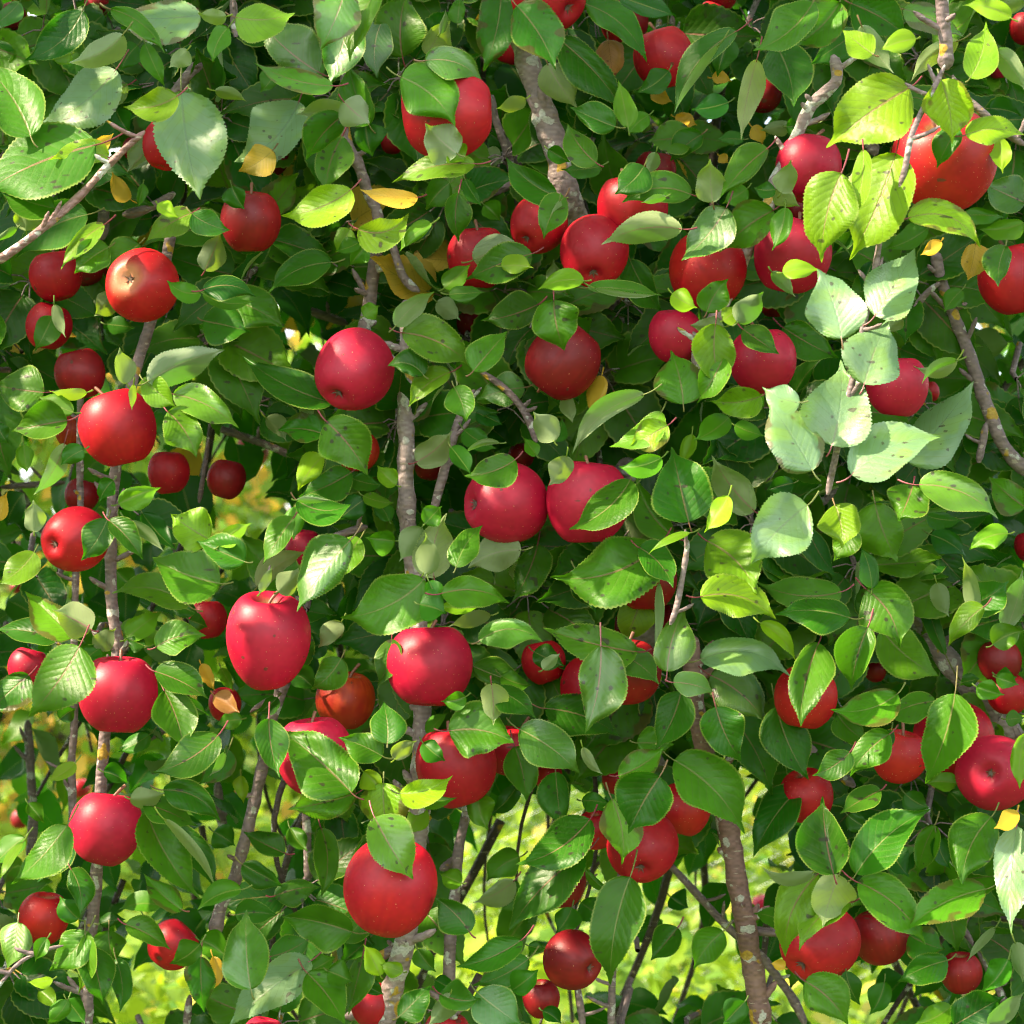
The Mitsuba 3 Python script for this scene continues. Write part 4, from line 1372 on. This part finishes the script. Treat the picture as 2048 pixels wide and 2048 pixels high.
# leaf rosettes on short spurs, between the leaves of the face and the deep crown
rp, rt, rn, rs, rc = [], [], [], [], []
spurs = Soup()
for i in range(330):
    r = random.Random(i * 5 + 40000)
    px, py, dep = r.uniform(-60, 2108), r.uniform(-60, 2108), r.uniform(2.31, 2.52)
    c = at(px, py, dep)
    if not keep(c[None], NR)[0]:
        continue
    a0, tone = r.random() * 6.28, r.choice((0, 0, 1, 1, 2, 2))
    many = r.randint(5, 8)
    for q in range(many):
        a = a0 + q * 2.4 + r.uniform(-0.4, 0.4)
        tip = np.array([math.cos(a), r.uniform(-0.75, 0.1), math.sin(a) * 0.8 - 0.35])
        tip /= np.linalg.norm(tip)
        ln = r.uniform(0.052, 0.092)
        nor = np.array([-0.35 * tip[0] + r.gauss(0, .25), -1.0 + r.gauss(0, .2), 0.55 + r.gauss(0, .3)])
        b = c + tip * r.uniform(0.012, 0.028)
        ok = bool(keep((b + tip * ln * 0.5)[None], NR)[0])
        for f in (0.1, 0.5, 0.9):
            p = b + tip * ln * f
            ux, uy = 1024 + p[0] / (K * p[1]), 1024 - (p[2] - CZ) / (K * p[1])
            ok &= not any((ux - x) ** 2 + (uy - y) ** 2 < (ar * 1.12 + 14) ** 2 and p[1] < d for x, y, ar, d in apple_discs)
        if ok:
            rp.append(b); rt.append(tip); rn.append(nor); rs.append(ln); rc.append(6 if r.random() < 0.015 else min(5, max(0, tone + r.choice((-1, 0, 0, 1)))))
            pv, pf, _ = tube(np.array([c, c + tip * 0.01 + [0, 0, 0.003], b + tip * ln * 0.04]), 0.0008, 5)
            spurs.add(pv, pf, np.zeros((len(pv), 2)))
    tw_ = np.array([c + [r.uniform(-.02, .02), r.uniform(0.05, 0.09), r.uniform(0.0, 0.05)], c + [0, 0.02, 0.008], c])
    spurs.add(*tube(tw_, np.array([0.0035, 0.0032, 0.0026]), 7))
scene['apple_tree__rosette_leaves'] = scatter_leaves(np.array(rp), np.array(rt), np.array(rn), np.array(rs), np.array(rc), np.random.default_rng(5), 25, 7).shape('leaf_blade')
labels['apple_tree__rosette_leaves'] = {'kind': 'stuff', 'label': 'rosettes of green apple leaves behind the front leaves'}
scene['apple_tree__spurs'] = spurs.shape('bark_twig')
labels['apple_tree__spurs'] = {'kind': 'stuff', 'label': 'short fruiting spurs that carry the leaf rosettes'}

parts = []
for n, lo, hi in ((4400, (-0.66, 2.56, 0.95), (0.66, 3.1, 2.35)), (2400, (-0.75, 3.0, 1.15), (0.75, 3.7, 2.6)), (2600, (-1.1, 3.4, 1.75), (0.35, 4.2, 2.7)), (700, (0.35, 3.4, 1.5), (1.1, 4.2, 2.1)), (7000, (-1.9, 1.80, 2.14), (1.1, 3.7, 2.9)),
                  (3600, (-1.7, 1.72, 0.7), (-0.54, 2.9, 2.14)), (900, (0.54, 1.95, 0.9), (1.15, 2.9, 2.1))):
    p, tip, nor, size, code = crown(n, lo, hi, NR)
    ok = open_to_sun(p, tip / np.linalg.norm(tip, axis=1, keepdims=True) * size[:, None] * 0.5)
    px, py = 1024 + p[:, 0] / (K * p[:, 1]), 1024 - (p[:, 2] - CZ) / (K * p[:, 1])
    inside = (abs(px - 1024) < 1024) & (abs(py - 1024) < 1024)
    ok &= keep(p, NR)
    if lo[1] < 2.0:
        ok &= ~((abs(px - 1024) < 1100) & (abs(py - 1024) < 1100))
    s = scatter_leaves(p[ok], tip[ok], nor[ok], size[ok], code[ok], NR)
    for v, f, u in zip(s.v, s.f, s.uv):
        rest.v.append(v); rest.uv.append(u)
    for f in s.f:
        rest.f.append(f + rest.n)
    rest.n += s.n
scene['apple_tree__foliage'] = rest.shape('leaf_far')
labels['apple_tree__foliage'] = {'kind': 'stuff', 'label': 'mass of smaller and deeper apple leaves'}

tw = Soup()
for i in range(90):
    r = random.Random(i + 900)
    x, z, y = r.uniform(-0.65, 0.65), r.uniform(1.1, 2.25), r.uniform(2.4, 3.3)
    d = np.array([r.uniform(-0.5, 0.5), r.uniform(-0.2, 0.2), -1.0])
    ln = r.uniform(0.2, 0.6)
    t = np.linspace(0, 1, 14)[:, None]
    q = np.array([x, y, z]) + d * ln * t + 0.03 * np.sin(t * 5 + i) * np.array([1, 0.3, 0])
    tw.add(*tube(q, np.linspace(0.0045, 0.0016, 14) * r.uniform(0.7, 1.5), 6))
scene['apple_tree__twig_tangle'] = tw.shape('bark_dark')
labels['apple_tree__twig_tangle'] = {'kind': 'stuff', 'label': 'thin dark twigs deep inside the crown'}

# ---------------------------------------------------------------- what lies behind
g = 300.0
scene['meadow'] = mikit.ply((np.array([[-g, -g, 0], [g, -g, 0], [g, g, 0], [-g, g, 0]]), np.array([[0, 1, 2], [0, 2, 3]])), 'earth')
labels['meadow'] = {'label': 'sunlit green meadow behind the apple tree', 'kind': 'structure'}


def herbs(n, lo, hi, rng, size, zfun, yellow=0.08):
    p = rng.uniform(lo, hi, (n, 3))
    p[:, 2] = zfun(p) * rng.random(n) ** 0.6
    tip = np.stack([rng.normal(0, 0.8, n), rng.normal(-0.3, 0.7, n), rng.normal(0.1, 0.6, n)], -1)
    nor = np.stack([rng.normal(0, 0.5, n), rng.normal(-0.3, 0.5, n), rng.normal(0.8, 0.3, n)], -1)
    code = np.where(rng.random(n) < yellow, 6, rng.choice([3, 4, 5, 5, 5], n))
    return scatter_leaves(p, tip, nor, rng.uniform(size[0], size[1], n), code, rng, 4, 3)


wild = herbs(26000, (-2.2, 4.2, 0), (2.2, 9.0, 1), NR, (0.03, 0.085), lambda p: 0.25 + 0.75 * meshkit.fbm(p * np.array([1.1, 0.9, 0]) + 2, 3, 5))
scene['tall_weeds'] = wild.shape('weed_leaf')
labels['tall_weeds'] = {'label': 'bright yellow-green weeds and grass in the sunlit meadow', 'category': 'weeds', 'kind': 'stuff'}


def back_tree(x, y, hgt, wid, n, yellow, label, seed):
    t = key('background_tree')
    labels[t] = {'label': label, 'category': 'tree'}
    rng = np.random.default_rng(seed)
    q = smooth_line([[x, y, 0], [x + 0.05, y, hgt * 0.3], [x - 0.06, y + 0.05, hgt * 0.62], [x + 0.04, y, hgt * 0.9]], 24)
    v, f, uv = tube(q, np.linspace(0.06, 0.016, 24), 10, 0.15, seed)
    scene[t + '__trunk'] = mikit.ply(trimesh.Trimesh(v, f, process=False), 'bark_dark', smooth=True, uv=uv)
    tips = []
    for b in range(9):
        h = hgt * rng.uniform(0.22, 0.75)
        a = rng.uniform(0, 6.28)
        st = np.array([x, y, h])
        en = st + np.array([math.cos(a) * wid * rng.uniform(.5, .9), math.sin(a) * wid * rng.uniform(.4, .8), rng.uniform(-0.35, 0.5)])
        md = (st + en) / 2 + np.array([0, 0, rng.uniform(0.05, 0.3)])
        q = smooth_line([st, md, en], 12)
        tips += [q[5], q[8], q[11]]
        v, f, uv = tube(q, np.linspace(0.032, 0.008, 12), 7, 0.15, seed + b)
        scene[key(t + '__branch')] = mikit.ply(trimesh.Trimesh(v, f, process=False), 'bark_dark', smooth=True, uv=uv)
    tips = np.array(tips)
    c = tips[rng.integers(0, len(tips), n)] + rng.normal(0, 0.20, (n, 3)) * np.array([1.1, 1, 0.9])
    ok = c[:, 2] > 0.2
    c = c[ok]
    m = len(c)
    tip = np.stack([rng.normal(0, 0.8, m), rng.normal(-0.3, 0.6, m), rng.normal(-0.5, 0.5, m)], -1)
    nor = np.stack([rng.normal(0, 0.5, m), rng.normal(-0.4, 0.5, m), rng.normal(0.8, 0.3, m)], -1)
    code = np.where(rng.random(m) < yellow, 6, rng.choice([3, 4, 5, 5], m))
    scene[t + '__foliage'] = scatter_leaves(c, tip, nor, rng.uniform(0.06, 0.10, m), code, rng, 5, 3).shape('leaf_far')
    labels[t + '__foliage'] = {'kind': 'stuff'}


back_tree(-1.85, 6.9, 3.1, 1.6, 5200, 0.4, 'yellowing leafy tree in the sun beyond the left half of the apple tree', 21)
back_tree(1.2, 8.6, 3.3, 1.3, 4000, 0.15, 'green tree in the sun beyond the right half of the apple tree', 22)

labels['hedge'] = {'label': 'far green hedge closing the meadow', 'category': 'hedge', 'kind': 'stuff'}
n = 9000
p = NR.uniform((-5, 11.5, 0), (5, 13, 2.6), (n, 3))
p[:, 2] *= 0.75 + 0.5 * meshkit.fbm(np.stack([p[:, 0], p[:, 0] * 0, p[:, 0] * 0], -1) * 0.8, 3)
scene['hedge'] = scatter_leaves(p, np.stack([NR.normal(0, .7, n), NR.normal(-.4, .5, n), NR.normal(-.3, .6, n)], -1), np.stack([NR.normal(0, .5, n), NR.normal(-.5, .4, n), NR.normal(.7, .3, n)], -1),
                                NR.uniform(0.14, 0.26, n), NR.choice([1, 2, 3, 4, 4], n), NR, 4, 3).shape('weed_leaf')

fence = 'chain_link_fence'
labels[fence] = {'label': 'grey chain-link fence dimly seen behind the lower right branches', 'category': 'fence'}
ws, cell, FH, FX0, FX1, FY = Soup(), 0.055, 1.25, -0.25, 1.75, 5.4
for i in range(int((FX1 - FX0) / cell)):
    zz = np.arange(0, FH, cell / 2)
    xx = FX0 + i * cell + (np.arange(len(zz)) % 2) * cell
    yy = FY + ((np.arange(len(zz)) % 2) - 0.5) * 0.004
    ws.add(*tube(np.stack([xx, yy, zz], -1), 0.0017, 4))
scene[fence + '__wire_mesh'] = ws.shape('wire')
labels[fence + '__wire_mesh'] = {'kind': 'stuff'}
for x in (FX0 - 0.03, (FX0 + FX1) / 2, FX1 + 0.08):
    v, f, uv = tube(np.array([[x, FY + 0.03, 0], [x, FY + 0.03, 0.6], [x, FY + 0.03, FH + 0.05]]), 0.019, 12)
    scene[key(fence + '__post')] = mikit.ply(trimesh.Trimesh(v, f, process=False), 'wire', smooth=True)
